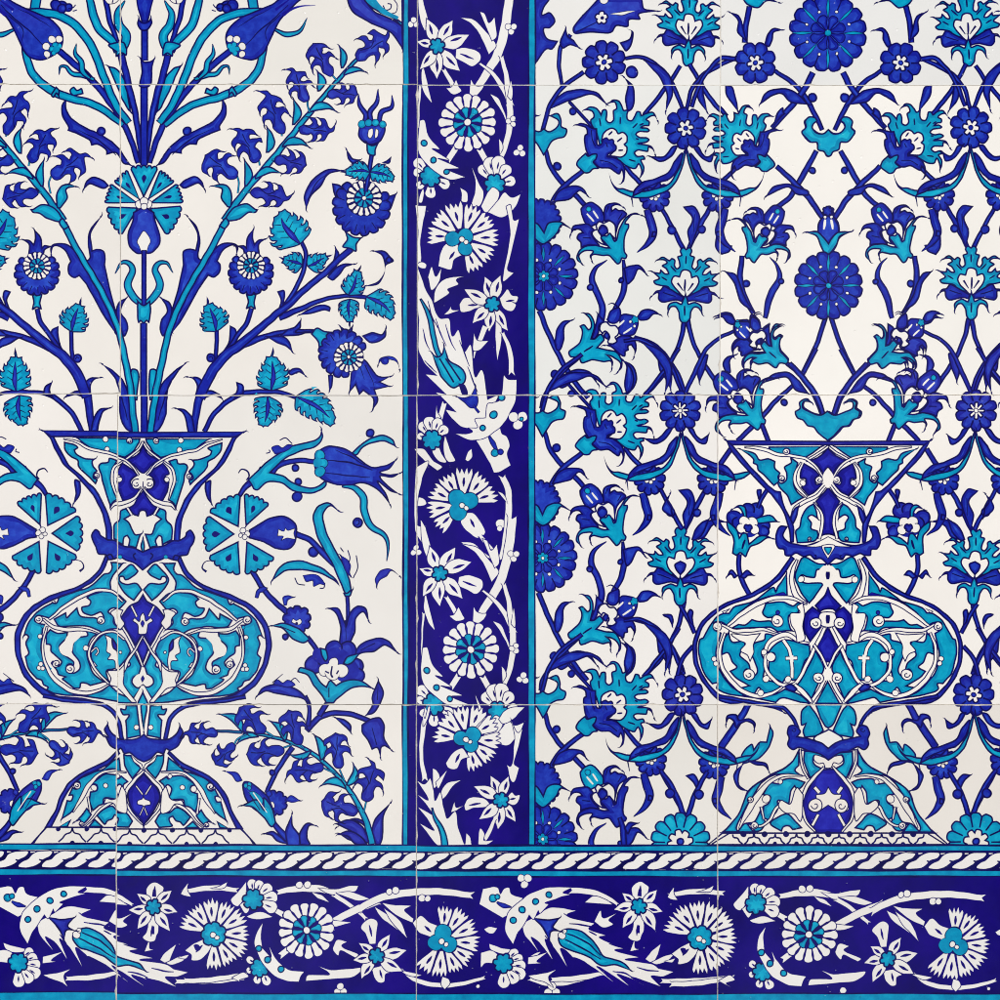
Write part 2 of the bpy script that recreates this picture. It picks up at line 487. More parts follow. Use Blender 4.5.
    P("542,190! 558,215 552,255 520,300! 500,300 528,262 540,225", 'b'); P("512,310! 545,270 580,256 620,256! 585,268 560,300 530,322", 'b')
    S("0,788 40,705 90,635 160,580 240,515 310,455 350,425 430,350 505,290 555,240 604,200", "40 42 40 36 30 28 26 24 24 24 24", 'b')
    S("18,925 50,862 100,812 160,778 240,768 330,772 388,792", "18 18 19 19 18 16 12", 'b')
    P("148,730! 172,742 176,776! 138,790! 150,760", 'b')
    part('leaf'); P("665,344! 712,330 742,280 730,225 694,204! 740,205 760,226 776,245 745,262 736,300 715,338", 'b'); dot(758, 242, 13)
    part('leaf'); P("652,545! 690,530 730,538 745,512! 744,545 716,568 680,570", 'b')
    part('leaf'); S("388,690 360,686", 8, 'b'); P("352,690! 372,676 402,678 424,705! 398,690 365,700", 'b')
    part('leaf'); P("800,680! 790,650 760,640 730,640 712,665! 724,634 760,626 790,640", 'b', .8); C(742, 643, 16, 'b', .8)
    for a in ((404, 176, 318, 42, .85, -.1, 5, 't', .12), (412, 262, 330, 238, .8, .05, 3), (432, 265, 512, 222, .72, .05, 3), (596, 382, 634, 278, .68, .05, 4), (602, 396, 604, 494, .7, .08, 4), (668, 388, 778, 478, .62, -.12, 5), (286, 764, 286, 618, .72, .06, 5), (270, 784, 248, 910, .75, -.08, 5), (384, 788, 540, 902, .5, -.1, 6), (66, 526, 30, 412, .8, .06, 5)):
        part('serrated_leaf'); serr(*a)
    # rosettes with skirts
    for cx, cy, R, dg, cal in ((205, 290, 92, 92, "186,378! 206,372 226,380! 220,410 224,436 206,428 188,436 194,410"), (648, 28, 118, 105, "582,128! 610,146 646,152! 630,176 626,206 602,196 572,188 590,160"), (572, 614, 98, 212, "446,536! 470,514 500,524 540,530! 520,546 508,560 494,592 478,590! 474,570")):
        if cx == 205:
            part('leaf'); P("152,184! 178,182 186,190! 190,150 216,118! 212,150 220,176! 236,160 262,158! 240,176 236,225 205,236 180,222 174,198", 'b')
        if cx == 572:
            part('leaf'); P("610,650! 605,710 600,770! 622,740! 640,780! 655,764! 690,790 690,838! 712,800 700,760! 760,745! 720,730! 764,706! 715,705 660,640 630,640", 'b'); L("640,660 660,720", '3 1'); L("660,660 690,720 700,760", '3 1')
            part('leaf'); P("515,700! 532,700 530,740 518,766!", 'b')
            part('leaf'); P("560,505! 590,522 612,505! 606,530 575,535", 'b')
        if cx == 648:
            part('leaf'); B_(); P("530,735! 560,740 580,770 560,820! 540,780", 'b'); P("786,776! 745,792 736,850! 760,840", 'b'); C_()
        part('calyx'); P(cal, 't'); pom(cx, cy, R, dg)
    # crowned bud above the big rosette
    B_()
    part('stem'); S("664,765 676,700 688,620", 16, 'b')
    part('serrated_leaf'); serr(680, 690, 578, 692, .62, .08, 4, 't', .15); serr(682, 690, 780, 722, .62, -.1, 4, 't', .18)
    part('leaf'); P("588,596! 600,620 612,636 640,640! 616,656 596,640", 'b'); P("766,630! 756,655 730,650! 745,645", 'b')
    part('leaf'); P("426,836! 418,790 440,735 480,695 530,676 570,684! 520,696 480,750 450,780", 'b'); L("432,800 470,730 520,690", '2 3 1')
    part('bud')
    P("640,500! 636,545 660,572 690,580 725,565 742,520 735,488! 700,500 670,500", 'b')
    for q in ("660,490 664,460 640,420 634,380", "686,490 682,450 708,410 714,360", "716,490 728,450 768,430 770,384"): S(q, "16 20 16 0", 'b')
    for q in ((650, 498, 16), (676, 492, 15), (704, 492, 15), (732, 498, 15)): C(*q, 't', .8)
    P("676,520! 690,514 694,540 682,555 674,545", 'w', .7); P("704,516! 716,520 712,548 700,555", 'w', .7)
    P("668,572! 690,582 715,574! 704,600 700,622 674,618", 't')

    # ---- lower plant: carnation in profile, tulip and iris
    F_()
    part('stem')
    S("158,380 170,360 200,330", "16 20 26", 'b'); S("240,270 280,300 310,265 380,242 462,246", "6 18 20 19 18", 'b')
    part('leaf'); P("192,318! 240,270 300,222 360,185 430,168 475,150 484,118! 490,150 470,182 400,205 340,235 280,290! 330,302 370,328 420,348 470,345 505,318! 505,340 470,366 425,374 370,362 320,330 270,330 225,360 212,355! 205,340", 't')
    part('leaf'); P("606,212! 640,180 690,148 730,140 770,158 782,184! 740,166 690,170 650,192 622,220", 't'); dot(680, 132, 16)
    for a in ((380, 272, 14), (392, 326, 14), (388, 386, 20), (630, 490, 20), (452, 608, 20)): dot(*a)
    L("622,482 634,480 636,494 626,498", '3 3')
    part('leaf'); P("300,216! 286,190 310,180 330,192 350,176 372,180 340,206", 'b', .8)
    L("318,160 340,150 368,176", '3 3'); L("264,212 280,208 276,198", '3 3')
    S("152,292 165,276 188,284 196,305 185,320", "4 6 7 7 5", 'd', 0)
    part('tulip')
    P("456,250 462,215 500,188 540,184 600,205 640,238 690,268 740,262 784,238! 760,272 720,290 760,298 800,292! 770,308 720,306 750,340 798,378! 760,362 710,325 740,370 762,420! 735,385 690,345 640,332 600,342 545,338 490,318 465,290", 'b')
    L("500,240 600,250 690,280", '2 5 2'); L("500,290 580,300 680,310", '2 4 2'); L("540,200 600,225 660,260", '1 4 2')
    sub('calyx')
    for x, y, r in ((478, 222, 22), (492, 252, 20), (480, 285, 22)): C(x, y, r, 't', .9)
    C(470, 250, 18, 't', 0); sub()
    part('leaf'); S("570,346 615,350 650,385 656,440 680,500 740,545 752,590 746,640", "6 26 30 28 26 20 10 0", 't')
    # profile carnation
    part('stem'); S("384,536 440,560 490,612 540,660", "22 22 24 20", 'b')
    part('stem'); S("210,686 250,752 300,808 350,850", "20 20 21 22", 'b')
    P("220,790! 226,760 250,745 270,752! 250,768 240,770 232,792", 'b', .8)
    part('carnation')
    for a0, a1, r1 in ((93, 147, 162), (152, 208, 160), (213, 266, 166), (48, 88, 162), (-87, -36, 162)):
        wedge(170, 536, a0, a1, 34, r1, 5, 't')
    P("196,520! 230,500 290,468 340,466 380,490 386,530 378,575 345,598 300,592 240,562 196,552!", 'b')
    P("312,515! 335,522 340,510 350,520 380,512! 374,535 380,556 345,552 325,560 332,545 308,545!", 'w', .8)
    sub('flower_centre')
    for a in ((172, 522, 12), (190, 534, 12), (178, 548, 11), (162, 540, 9)): C(*a, 'w', .8)
    sub()
    part('leaf'); P("22,330! 42,322 40,380 48,418! 30,395 20,360", 'b')
    S("48,640 20,648 8,672 24,688", "3 4 6 10", 'd', 0)
    part('leaf'); P("580,784! 555,740 520,712 470,690 400,680 340,685 288,722! 320,664 380,642 440,652 500,680 545,720 570,770 608,760! 600,784", 't')
    part('leaf'); P("606,760! 585,775 560,730 530,660 490,590 460,520 452,460 470,425 510,410 554,442! 520,425 494,450 500,510 530,580 570,650 595,710", 't')
    part('berries'); P("410,700! 425,728 450,724 455,745 478,735 500,740 470,700", 'b', .8); P("560,620! 590,640 604,665 598,690 606,712 585,690", 'b', .8)
    for q in ("378,710 392,735 420,740", "500,730 496,750 478,752", "560,590 575,610 566,600", "590,600 600,630 596,650", "625,620 630,670 612,712"): L(q, '3 3')
    part('stem'); S("588,785 592,840 590,900", 14, 'b')
    part('leaf'); P("512,834! 550,832 572,870 584,905! 600,850 630,822 660,832 676,884! 650,848 625,870 618,930 600,976! 572,990 556,970! 560,900 540,850", 'b'); L("580,880 584,960", '3 1')
    part('leaf'); P("706,745! 700,715 720,682 760,676 800,705! 765,684 745,705 720,720", 'b', .8)
    # blue rosettes and iris
    part('rosette'); P(lobes(388, 878, 58, 9, .16, 10), 'b'); P("365,888! 372,872 386,880 400,874 408,888 395,900", 'w', .8); C(386, 894, 6, 'd', 0)
    P("335,820! 330,790 350,780 374,790! 350,800 345,820", 'b', .8)
    G_()
    part('stem'); S("430,150 455,180 470,205", 18, 'b')
    part('leaf'); P("285,102! 330,92 380,105 425,140 440,155! 415,172 370,155 325,112", 't'); L("320,105 380,130", '2 3'); dot(342, 146, 13)
    part('leaf'); P("605,232! 640,180 700,152 750,160 790,212! 740,180 700,205 650,212", 'b'); L("640,200 700,172", '2 3')
    part('stem')
    S("430,520 480,470 540,452 610,458 688,488", "22 22 20 20 18", 'b'); S("520,395 480,460", "20 22", 'b'); S("420,385 440,430 434,500", "16 14 20", 'b')
    S("372,590 330,650 295,710 270,770", "20 19 18 16", 'b'); dot(290, 690, 12)
    P("540,470! 580,478 604,500 604,530! 580,505", 'b')
    part('leaf'); P("225,385! 250,352 300,335 350,340 400,365 435,410! 400,392 350,382 300,372 262,366", 'b'); P("290,336! 310,318 330,330 350,318 380,340 350,348", 'b', .8); L("288,330 330,296", '3 2'); L("365,322 380,312 398,330", '3 2')
    part('leaf'); P("668,460! 690,420 688,390 712,322! 735,370 725,405 700,450", 'b'); L("712,345 708,400", '2 3')
    part('bud'); P("650,500! 680,478 720,470 740,500 738,550 770,602! 740,585 728,590 724,630! 710,590 690,598! 672,560 650,530", 'b'); L("690,510 710,580", '2 3')
    part('iris')
    for x, y, r in ((455, 258, 36), (500, 235, 32), (590, 200, 36), (535, 195, 34), (620, 265, 34), (628, 300, 30)): C(x, y, r, 'b')
    C(545, 250, 60, 'b', 0); C(585, 280, 50, 'b', 0); C(478, 220, 30, 'b', 0)
    P("480,190! 505,200 512,235 500,246 488,225", 't'); P("570,255! 590,225 640,212! 620,240 590,258", 't')
    for x, y, r in ((535, 250, 20), (500, 280, 26), (565, 282, 28), (530, 290, 30)): C(x, y, r, 'w', .8)
    C(530, 282, 32, 'w', 0)
    L("528,265 524,300 530,310", '4 5'); L("500,285 515,292", '4 4'); L("555,282 545,296", '4 4')
    P("505,410! 485,380 455,345 430,300 388,288! 400,270 450,285 485,330 505,345! 520,322 545,340! 570,325 640,320 692,355! 640,345 590,362 550,395 535,412!", 't'); L("515,350 515,390", '3 3')

    # ---- hyacinth spray by the foot of the vase
    part('leaf'); P("690,968! 660,905 600,880 546,912! 580,884 640,876 690,920 700,970", 'b'); P("545,895! 600,878 650,905 690,975! 660,968 600,960 560,935! 610,930", 'b')
    P("555,938! 590,924 640,940 672,978! 620,975 590,945", 'b'); P("705,978! 690,930 700,880 764,812! 735,870 735,930 720,978", 'b')
    part('stem'); S("690,975 668,890 630,810 580,735 520,670 450,612 380,576 300,550 200,532 70,524", "28 24 20 18 17 16 14 12 11 9", 't')
    for a in ((175, 528, 78, 458, .2, .3), (235, 545, 150, 576, .2, .3), (344, 562, 284, 484, .15, .36), (446, 604, 358, 616, -.2, .3), (490, 640, 458, 538, .15, .36), (592, 742, 616, 656, .2, .4), (584, 752, 484, 744, .25, .34)):
        part('leaf'); lf(*a, 't')
    part('stem')
    for q in ("300,548 265,525", "420,595 400,575", "190,534 150,560 138,580", "372,578 335,592", "580,722 560,680", "545,695 495,672", "656,850 668,800", "640,830 618,846"): S(q, 7, 't', .7)
    for a in ((72, 532, -62, 535, .9), (262, 532, 148, 422, .9), (400, 580, 350, 428, .85), (138, 572, 58, 668, .9), (338, 598, 174, 624, .85), (560, 674, 538, 518, .85), (496, 668, 352, 694, .85), (666, 806, 694, 650, .95), (632, 848, 474, 806, .9)):
        hy(*a)
    # small blossom and bud
    part('stem'); S("296,890 340,945 385,985", "18 26 30", 'b')
    part('leaf'); P("255,935! 290,925 330,950 360,978! 310,965 285,940", 'b'); P("350,985! 345,920 372,852! 372,900 400,940 412,982! 440,930 430,905 465,902! 430,892 405,920 400,985", 'b')
    P("400,980! 402,925 430,892 466,904! 438,905 432,950 440,980", 'b')
    part('rosette'); P(lobes(302, 812, 52, 9, .16, 0), 'b'); P("280,815! 290,805 300,812 300,830 288,835", 'w', .8); P("342,800! 365,782 404,802! 370,812", 'b', .8); P("265,770! 280,762 290,778 270,790", 'b', .8)
    part('bud'); P("100,684! 150,690 172,722! 150,728 128,700", 'b', .8); P("172,740! 180,726 205,730 240,755 275,790 300,850! 270,858 220,840 190,805 175,770", 'b')
    P("195,770! 215,764 255,800 252,820! 220,800", 't', .7); P("168,822! 210,830 255,870 290,910 305,890! 290,830 255,790 258,840! 230,800", 't')
    for q in ((186, 742, 11), (200, 738, 10), (198, 752, 10)): C(*q, 't', .8)
    L("200,780 240,840", '3 2'); L("215,770 270,850", '3 2', 'w')

def left_axis():
    part('tulip'); A_()
    S("577,-10 577,40 577,85", "72 50 24", 'b')
    part('stem'); S("577,85 577,240", "26 26", 'b'); S("577,330 577,660", 28, 'b')
    P("553,72! 560,84 577,90 594,84 601,72! 606,92 590,120 564,120 548,92", 'b'); P("560,235! 575,246 600,246 616,235! 606,280 600,345 560,345 565,280", 'b')
    part('carnation')
    wedge(577, 818, 69, 111, 28, 158, 5, 't', spot=True)
    P("535,850! 577,830 619,850! 622,880 642,945 636,985 605,1013 577,1015 549,1013 518,985 512,945 532,880", 'b')
    P("577,925 596,945 604,968 596,985 588,1010 577,1014 566,1010 558,985 550,968 558,945", 'w', .8)
    sub('flower_centre')
    for a in ((560, 818, 17), (594, 818, 17), (577, 806, 17), (577, 826, 14)): C(*a, 'w', .9)
    sub()
    part('stem'); D_(); S("577,205 577,420", 18, 'b')
    P("553,405! 577,420 601,405! 604,440 597,492 590,484 577,494 564,484 557,492 550,440", 't')
    S("577,495 577,935", 26, 'b')

def poly_pts(s):
    p = np.asarray(spl_closed([XF(q) + (q[2],) for q in parse(s)]), float)
    p = rdp(np.vstack([p, p[:1]]), .05)[:-1]
    return p if area(p) > 0 else p[::-1]

def both(half, axis):
    """closed outline from the right half (top to bottom), mirrored about x = axis (window units)"""
    h = parse(half)
    return [q for q in h] + [(2 * axis - q[0], q[1], q[2]) for q in h[::-1] if abs(q[0] - axis) > 1e-6]

def twin(fn, axis, str_s, *a, **k):
    """same shape on both sides of the axis"""
    h = parse(str_s)
    fn([(q[0], q[1], q[2]) for q in h], *a, **k)
    fn([(2 * axis - q[0], q[1], q[2]) for q in h], *a, **k)

def twinc(axis, x, y, r, fill, ow=.9):
    C(x, y, r, fill, ow); C(2 * axis - x, y, r, fill, ow)

def curl(axis, x, y, r, sg=1, w=4):
    """spiral line"""
    q = [(x + sg * r * (1 - t / 9) * math.cos(t * .75), y + r * (1 - t / 9) * math.sin(t * .75), 0) for t in range(9)]
    twin(L, axis, q, w)

def scroll(X, x, y, r, sg=1, tail=None, w=None):
    """white scroll end with its painted spiral, on both sides of the axis"""
    if tail: twin(S, X, tail, w or r * .7, 'w', 1.3)
    twinc(X, x, y, r, 'w', 1.2); k = CUR['s']
    for s_, ax_ in ((sg, x), (-sg, 2 * X - x)):
        q = [(ax_ + s_ * r * .62 * (1 - t / 8.5) * math.cos(t * .8), y + r * .62 * (1 - t / 8.5) * math.sin(t * .8), 0) for t in range(8)]
        L(q, [.62 / k, .75 / k, .6 / k])

def strands(X, rows):
    for pts, w in rows: twin(S, X, pts, w, 'w', 1.3)

def left_vase():
    part('vase'); W(118, 425, .13); X = 190
    P(both("190,70! 880,80! 800,230 690,380 580,500 510,620 465,760 455,895! 190,960!", X), 'w', 0)
    twin(P, X, "965,52! 905,110 865,200 800,310 700,405 600,515 530,630 485,760 472,900! 430,895! 440,760 490,620 560,500 660,402 760,310 822,205 880,90!", 'b')
    P(both("190,55! 968,50! 900,95! 190,97!", X), 'b')
    sub('neck_ornament')
    twin(P, X, "212,106! 700,106! 640,150 590,190 520,205 450,220 330,252! 262,200 215,132!", 't')
    twinc(X, 480, 116, 24, 'w'); twinc(X, 470, 192, 22, 'w'); twinc(X, 292, 122, 24, 'w'); curl(X, 292, 122, 16)
    P(both("190,150! 228,218 312,268! 260,305 222,352 190,378!", X), 'u')
    twin(P, X, "345,290! 378,335 390,378 365,390 355,418 372,442 392,440! 382,500 345,578! 290,578 240,535 212,495! 262,482 282,442 262,410 232,385! 280,335", 'u')
    twin(P, X, "385,278! 450,262 458,290 515,298 535,325 512,395 505,440 470,545 446,635! 425,605 385,578! 422,500 438,425 428,350", 't')
    twin(P, X, "800,135! 795,190 745,250 695,282 690,322 605,410 556,462! 545,425 572,412 560,376 542,362 575,320 582,290 565,268! 640,258 702,228 715,200! 690,180 720,158", 't')
    curl(X, 142, 462, 22); L("190,420 190,480", '2 4')
    P(both("190,500! 230,560 262,612 300,632! 262,690 222,702! 210,662 190,655!", X), 'u')
    twin(P, X, "322,640! 362,660 372,730 412,768 416,880! 340,925! 332,862 312,852! 292,882 302,930! 240,945! 212,855 205,838! 252,838 272,800 292,752 330,724! 300,704 282,690!", 't')
    P(both("190,865! 206,930 190,1000!", X), 't')
    twin(S, X, "310,635 275,692", 22, 'w', 1.1)
    strands(X, (("190,128 232,195 320,262", 22), ("222,382 300,290 400,238 520,206 600,190 690,140 800,112", "18 20 22 26 26 22 8"), ("348,278 418,340 432,430 412,500 388,572", "16 24 26 24 12"), ("196,490 258,560 340,600 410,612 440,650", "16 24 32 36 10")))
    scroll(X, 238, 452, 40); C(190, 405, 32, 'w', 0); C(190, 440, 36, 'w', 0); scroll(X, 548, 396, 22, 1); scroll(X, 292, 120, 24); twinc(X, 372, 418, 22, 'w')
    L("190,430 190,480", '4 6')
    sub()
    # ---- belly
    W(110, 535, .17); X = 192
    belly = both("192,150! 400,130! 450,225 550,305 710,365 835,435 905,525 930,620 915,740 865,845 785,920 720,955 550,975 450,992! 192,1000!", X)
    P(belly, 'w', 0)
    sub('belly_ornament')
    twin(P, X, "385,165! 378,200 392,228 420,232 500,302 640,352 690,372! 705,405 725,400! 800,445 860,505 897,600! 880,592 868,602 884,640 866,700 888,722! 865,795 820,850! 792,862 778,888 752,902 762,915! 700,942 540,955 440,968! 340,985! 235,990! 280,955 350,920 390,885! 440,920 540,945 640,920 740,820 790,680 780,560 770,530! 800,525 830,505 815,480 780,485 740,495! 680,440 600,380 520,345 440,325 380,328! 385,280 350,220 310,165!", 't')
    twinc(X, 800, 600, 14, 'w'); twinc(X, 795, 765, 15, 'w'); twinc(X, 782, 790, 15, 'w'); twinc(X, 805, 788, 14, 'w'); curl(X, 714, 396, 14)
    twin(P, X, "290,390! 340,345 420,335 500,355 525,375! 505,395 515,420 555,430 545,460 500,480 440,460 425,500 440,525 460,515 455,500 475,490 520,490 560,480 580,430! 620,470 640,490 645,460! 720,500! 690,540 640,545 560,540 480,555 430,580! 390,560 330,555! 365,520 365,480 395,455 370,435 330,440!", 't')
    twin(P, X, "460,585! 530,565! 520,595 580,610 605,640 610,690 575,740 568,790 600,815 635,805 640,775 618,765 605,785! 600,750 640,720 670,700 685,660 660,630 640,615 635,575! 690,580 740,560! 760,590 765,650! 740,655 735,690 700,720 675,750 690,775 720,765 725,745! 735,760 700,800 690,825 650,840! 670,850 600,905! 565,905 560,880 530,880 505,890! 420,870! 480,820 515,740 520,670 500,620", 't')
    twinc(X, 530, 670, 17, 'w')
    twin(P, X, "262,682! 300,610 365,575 430,592 480,640 500,700 490,760 450,820 395,865! 405,805 370,795 330,775 300,745 280,720", 't')
    twin(P, X, "342,795! 338,740 345,690 365,640 380,610 420,590! 405,630 410,690 385,710 400,735 362,745 358,795!", 'w', 1.1)
    twin(P, X, "342,692! 350,645 372,612 372,665", 'u'); twinc(X, 322, 688, 10, 'w')
    twin(S, X, "498,690 470,668 456,690 470,712", 13, 'w', 1.1); twin(P, X, "498,740! 478,752 460,778! 482,778", 'w', 1.1)
    P(both("192,345! 215,385 255,408 282,428 322,485! 290,560 235,648! 192,575!", X), 'u')
    twin(S, X, "258,418 228,478", 16, 'w', 1.1)
    P(both("192,455 206,475 212,505 240,488 252,505 225,525 215,580 192,584", X), 'w', 1.1); P(both("192,500! 204,520 192,545!", X), 'u', .6)
    P(both("192,605! 224,662 192,755!", X), 'u'); twin(S, X, "192,590 222,640", 13, 'w', 1.1)
    twin(P, X, "202,772! 242,690! 276,735 268,765 312,795 310,850 335,855! 300,905 245,962! 216,912 197,880! 222,895 252,870 246,840 215,820!", 't')
    P(both("192,790! 200,815 225,822 246,845 240,872 215,888 192,875!", X), 'w', 0); P(both("192,825! 202,845 192,868!", X), 'u', .6)
    P(both("192,920! 218,975 230,1010! 192,1010!", X), 't')
    twin(P, X, "218,212! 262,172 298,195 345,262 300,340 245,388! 215,348 196,320! 230,285 290,288 326,270 325,248 305,245 295,262 240,240", 't')
    strands(X, (("310,390 380,336 470,332 560,368 660,430 745,500", "14 22 24 26 24 16"), ("300,612 365,572 430,582 490,636 510,700 490,770 440,835 388,885", "16 18 18 18 18 20 18 14"), ("395,885 470,924 560,934 650,902 738,820 782,700 776,610 758,545", "10 22 28 30 26 18 16 14"), ("455,585 540,560 640,560 720,545 780,500", "8 20 26 24 14"), ("192,772 232,680 275,600 335,500", "16 18 18 18"), ("192,595 236,672 282,740 308,800", "14 16 22 26")))
    scroll(X, 806, 500, 24); scroll(X, 440, 508, 24); scroll(X, 622, 792, 26); scroll(X, 705, 762, 22, -1); twin(P, X, "308,440! 345,435 385,460 365,490 358,530 325,560! 300,520 318,480", 'w', 1.2); twin(P, X, "300,760! 345,800 400,805 385,850 392,885 335,905 260,985! 232,985 268,930 305,870 300,820", 'w', 1.2)
    twin(P, X, "560,600! 600,585 640,600 660,640 685,660 675,700 640,720! 610,690 600,640", 'w', 0); twinc(X, 785, 542, 10, 't', .6)
    sub()
    twin(P, X, "412,120! 462,220 560,298 720,354 850,428 922,520 948,620 932,740 882,850 800,930 742,966 550,987 455,1005! 380,1010! 440,988 540,968 700,948 770,910 850,840 902,740 916,620 890,530 820,442 700,378 540,312 438,232 392,135!", 'b')
    # ---- neck of the foot and foot
    W(110, 695, .15); X = 228
    P(both("228,55! 560,55! 440,100 385,180 370,295! 228,295!", X), 'w', 0)
    twin(P, X, "270,68! 345,68! 352,95 382,90 368,130 328,135 350,170! 345,220 342,292! 250,270! 255,200", 't')
    P(both("228,60! 246,68 236,180 228,250!", X), 't'); twinc(X, 275, 215, 18, 'w')
    twin(S, X, "900,10 760,38 600,56 490,82 410,150 374,292", "26 26 26 26 28 26", 'b')
    P(both("228,400! 400,375! 480,450 620,520 720,590 780,680 820,790 885,892! 228,892!", X), 'w', 0)
    sub('foot_ornament')
    twin(P, X, "392,415! 440,452 500,502 560,522 650,562 690,602! 662,590 655,620 680,638 702,625! 732,680! 705,680 715,712 742,710! 778,838! 700,780 640,690 590,610 540,550 470,510 380,510!", 't'); curl(X, 675, 612, 14)
    twin(P, X, "340,402! 362,395! 358,460 332,520 305,562! 255,505! 245,485 280,455 302,425 315,402!", 't')
    twin(P, X, "330,575! 380,540! 395,558 415,542! 480,535 540,570 580,602! 545,610 545,642 588,655! 592,720 570,782! 530,750 500,740 490,700 440,700 390,715! 385,690 405,660 410,620 385,600 365,622! 360,600", 't'); twinc(X, 485, 615, 18, 'w')
    twin(P, X, "300,842! 340,790 400,782 440,750 500,770 542,812! 490,872 470,852 440,840 420,810! 400,820 405,850 420,872 330,885!", 't')
    twin(P, X, "612,765! 645,815 695,858! 655,845 640,872 600,842 575,805!", 't'); twin(P, X, "715,842! 792,888! 735,888!", 't'); twin(P, X, "555,840! 600,888! 500,888!", 't')
    P(both("228,525! 282,582 330,640 336,692 300,770 240,850 228,888!", X), 'u')
    twin(S, X, "278,605 238,662", 15, 'w', 1.1); P(both("228,660! 236,690 270,705 272,730 240,738 228,745!", X), 'w', 1.1); twin(S, X, "230,745 252,800", 13, 'w', 1.1)
    strands(X, (("228,505 290,570 342,636 350,700 312,780 240,860", "16 26 26 22 18 12"), ("345,515 430,512 510,530 580,590 640,690 700,790", "10 18 22 34 30 6"), ("400,720 450,730 520,775 565,830 625,885", "20 24 20 16 12")))
    twin(P, X, "345,650! 375,610 390,640 405,690 440,705 480,700 500,740! 440,730 400,775 345,790", 'w', 1.2); scroll(X, 672, 612, 24); scroll(X, 645, 868, 18); twinc(X, 402, 540, 16, 'w'); twinc(X, 562, 628, 22, 'w'); twin(S, X, "600,690 585,790", 18, 'w', 1.2)
    P(both("228,492! 240,460 270,440 315,398! 300,440 262,470 246,490 228,505!", X), 'w', 1.1)
    sub()
    twin(P, X, "400,372! 482,448 622,516 722,588 784,680 826,790 890,895! 848,895! 798,795 754,690 700,608 610,542 470,475 388,390!", 'b')
    sub('scale_band')
    P(both("228,890! 880,890! 985,1008! 228,1008!", X), 'w')
    twin(S, X, "872,892 920,940 965,1005", 7, 'd', 0)
    for k in range(-3, 4):
        x = X + k * 191
        for sg in (-1, 1):
            if abs(k) == 3 and sg * k > 0: continue
            L([(x + sg * 95, 895), (x + sg * 84, 925), (x + sg * 50, 938), (x + sg * 30, 965), (x + sg * 4, 990)], '7 7')
        C(x, 902, 17, 'd', 0)
        if k < 3: C(x + 96, 996, 17, 'd', 0)
    # collars
    sub('collar'); W(0, 400, .25); X = 571
    P(both("571,605! 610,590 650,582 690,562 715,560 740,545 745,530! 762,520 778,545 770,575 762,590 750,620 720,625 712,640 690,640 660,632 640,640 612,650 571,680!", X), 'b')
    twinc(X, 662, 628, 9, 't', .5); twin(L, X, "600,640 610,620 600,612", '4 4'); twin(L, X, "690,640 700,620 716,624", '4 4')
    W(110, 695, .15); X = 228
    P(both("228,258! 260,285 340,297 400,290 450,250 470,203! 492,245 472,290 488,285! 450,350 400,372 380,360 360,392 320,385 300,402 270,430 228,447!", X), 'b')
    sub()

# ================================================================== RIGHT PANEL: flowering lattice and vase
RAX = 828.3
def m_palB():
    """large leafy blossom seen from the side"""
    part('palmette'); W(570, 90, .1)
    P("300,540! 262,420 222,350 212,295 238,262 222,212 152,196! 205,164 268,174 300,215 312,240! 330,198 365,195 374,240 372,300 402,322 434,298 434,200 470,180 452,120 396,128! 432,92 492,106 530,170 540,200 590,190! 575,250 585,290 620,300 650,255 672,214 706,222 715,250 760,230 830,220 884,312! 850,258 805,262 770,290 800,312 796,350 750,355 720,372 770,372 798,400 780,415 690,420 665,440 700,470 770,470 798,495 770,520 690,535 760,540 820,560 856,650! 830,590 790,570 780,610 740,610 680,605 652,625 680,660 740,655 756,690 720,700 745,760 735,830 712,862! 715,800 690,740 660,785 600,775 540,740 480,690!", 't')
    for q in ("310,360 300,280", "505,340 505,270", "630,380 680,330", "700,350 740,330", "590,690 660,710", "660,480 690,490"): L(q, '7 12 8')
    sub('flower_centre')
    P("318,510! 330,440 370,395 430,378 470,405 485,430 530,415 572,450 575,520 552,538 578,565 570,620 520,670 460,670 385,655! 440,600 380,520", 'w')
    for q in ("388,452 428,410", "475,512 525,475", "485,600 535,598"): L(q, '8 14 8')
    sub('calyx')
    P("60,345! 110,330 165,345 230,375 270,380! 275,460 280,545 310,545 335,490 375,472 395,490 430,485 445,510 440,530 468,560 460,605 420,625 390,640 385,660! 450,670 520,720 555,800 540,910 520,925! 540,860 520,800 500,840 450,815 400,780 300,775 180,640 150,560 155,450 175,440! 160,380", 'b')
    L("215,400 230,500 260,560", '6 8'); L("300,700 400,720 480,780", '6 8'); L("360,520 380,570", '6 8')
    P("165,625! 185,655 230,640 275,640 265,690 240,720 270,755 290,780 240,790 200,825 150,825 120,800 68,745 90,690", 't')
    sub()
PALB = ((576, 164), (650, 120))

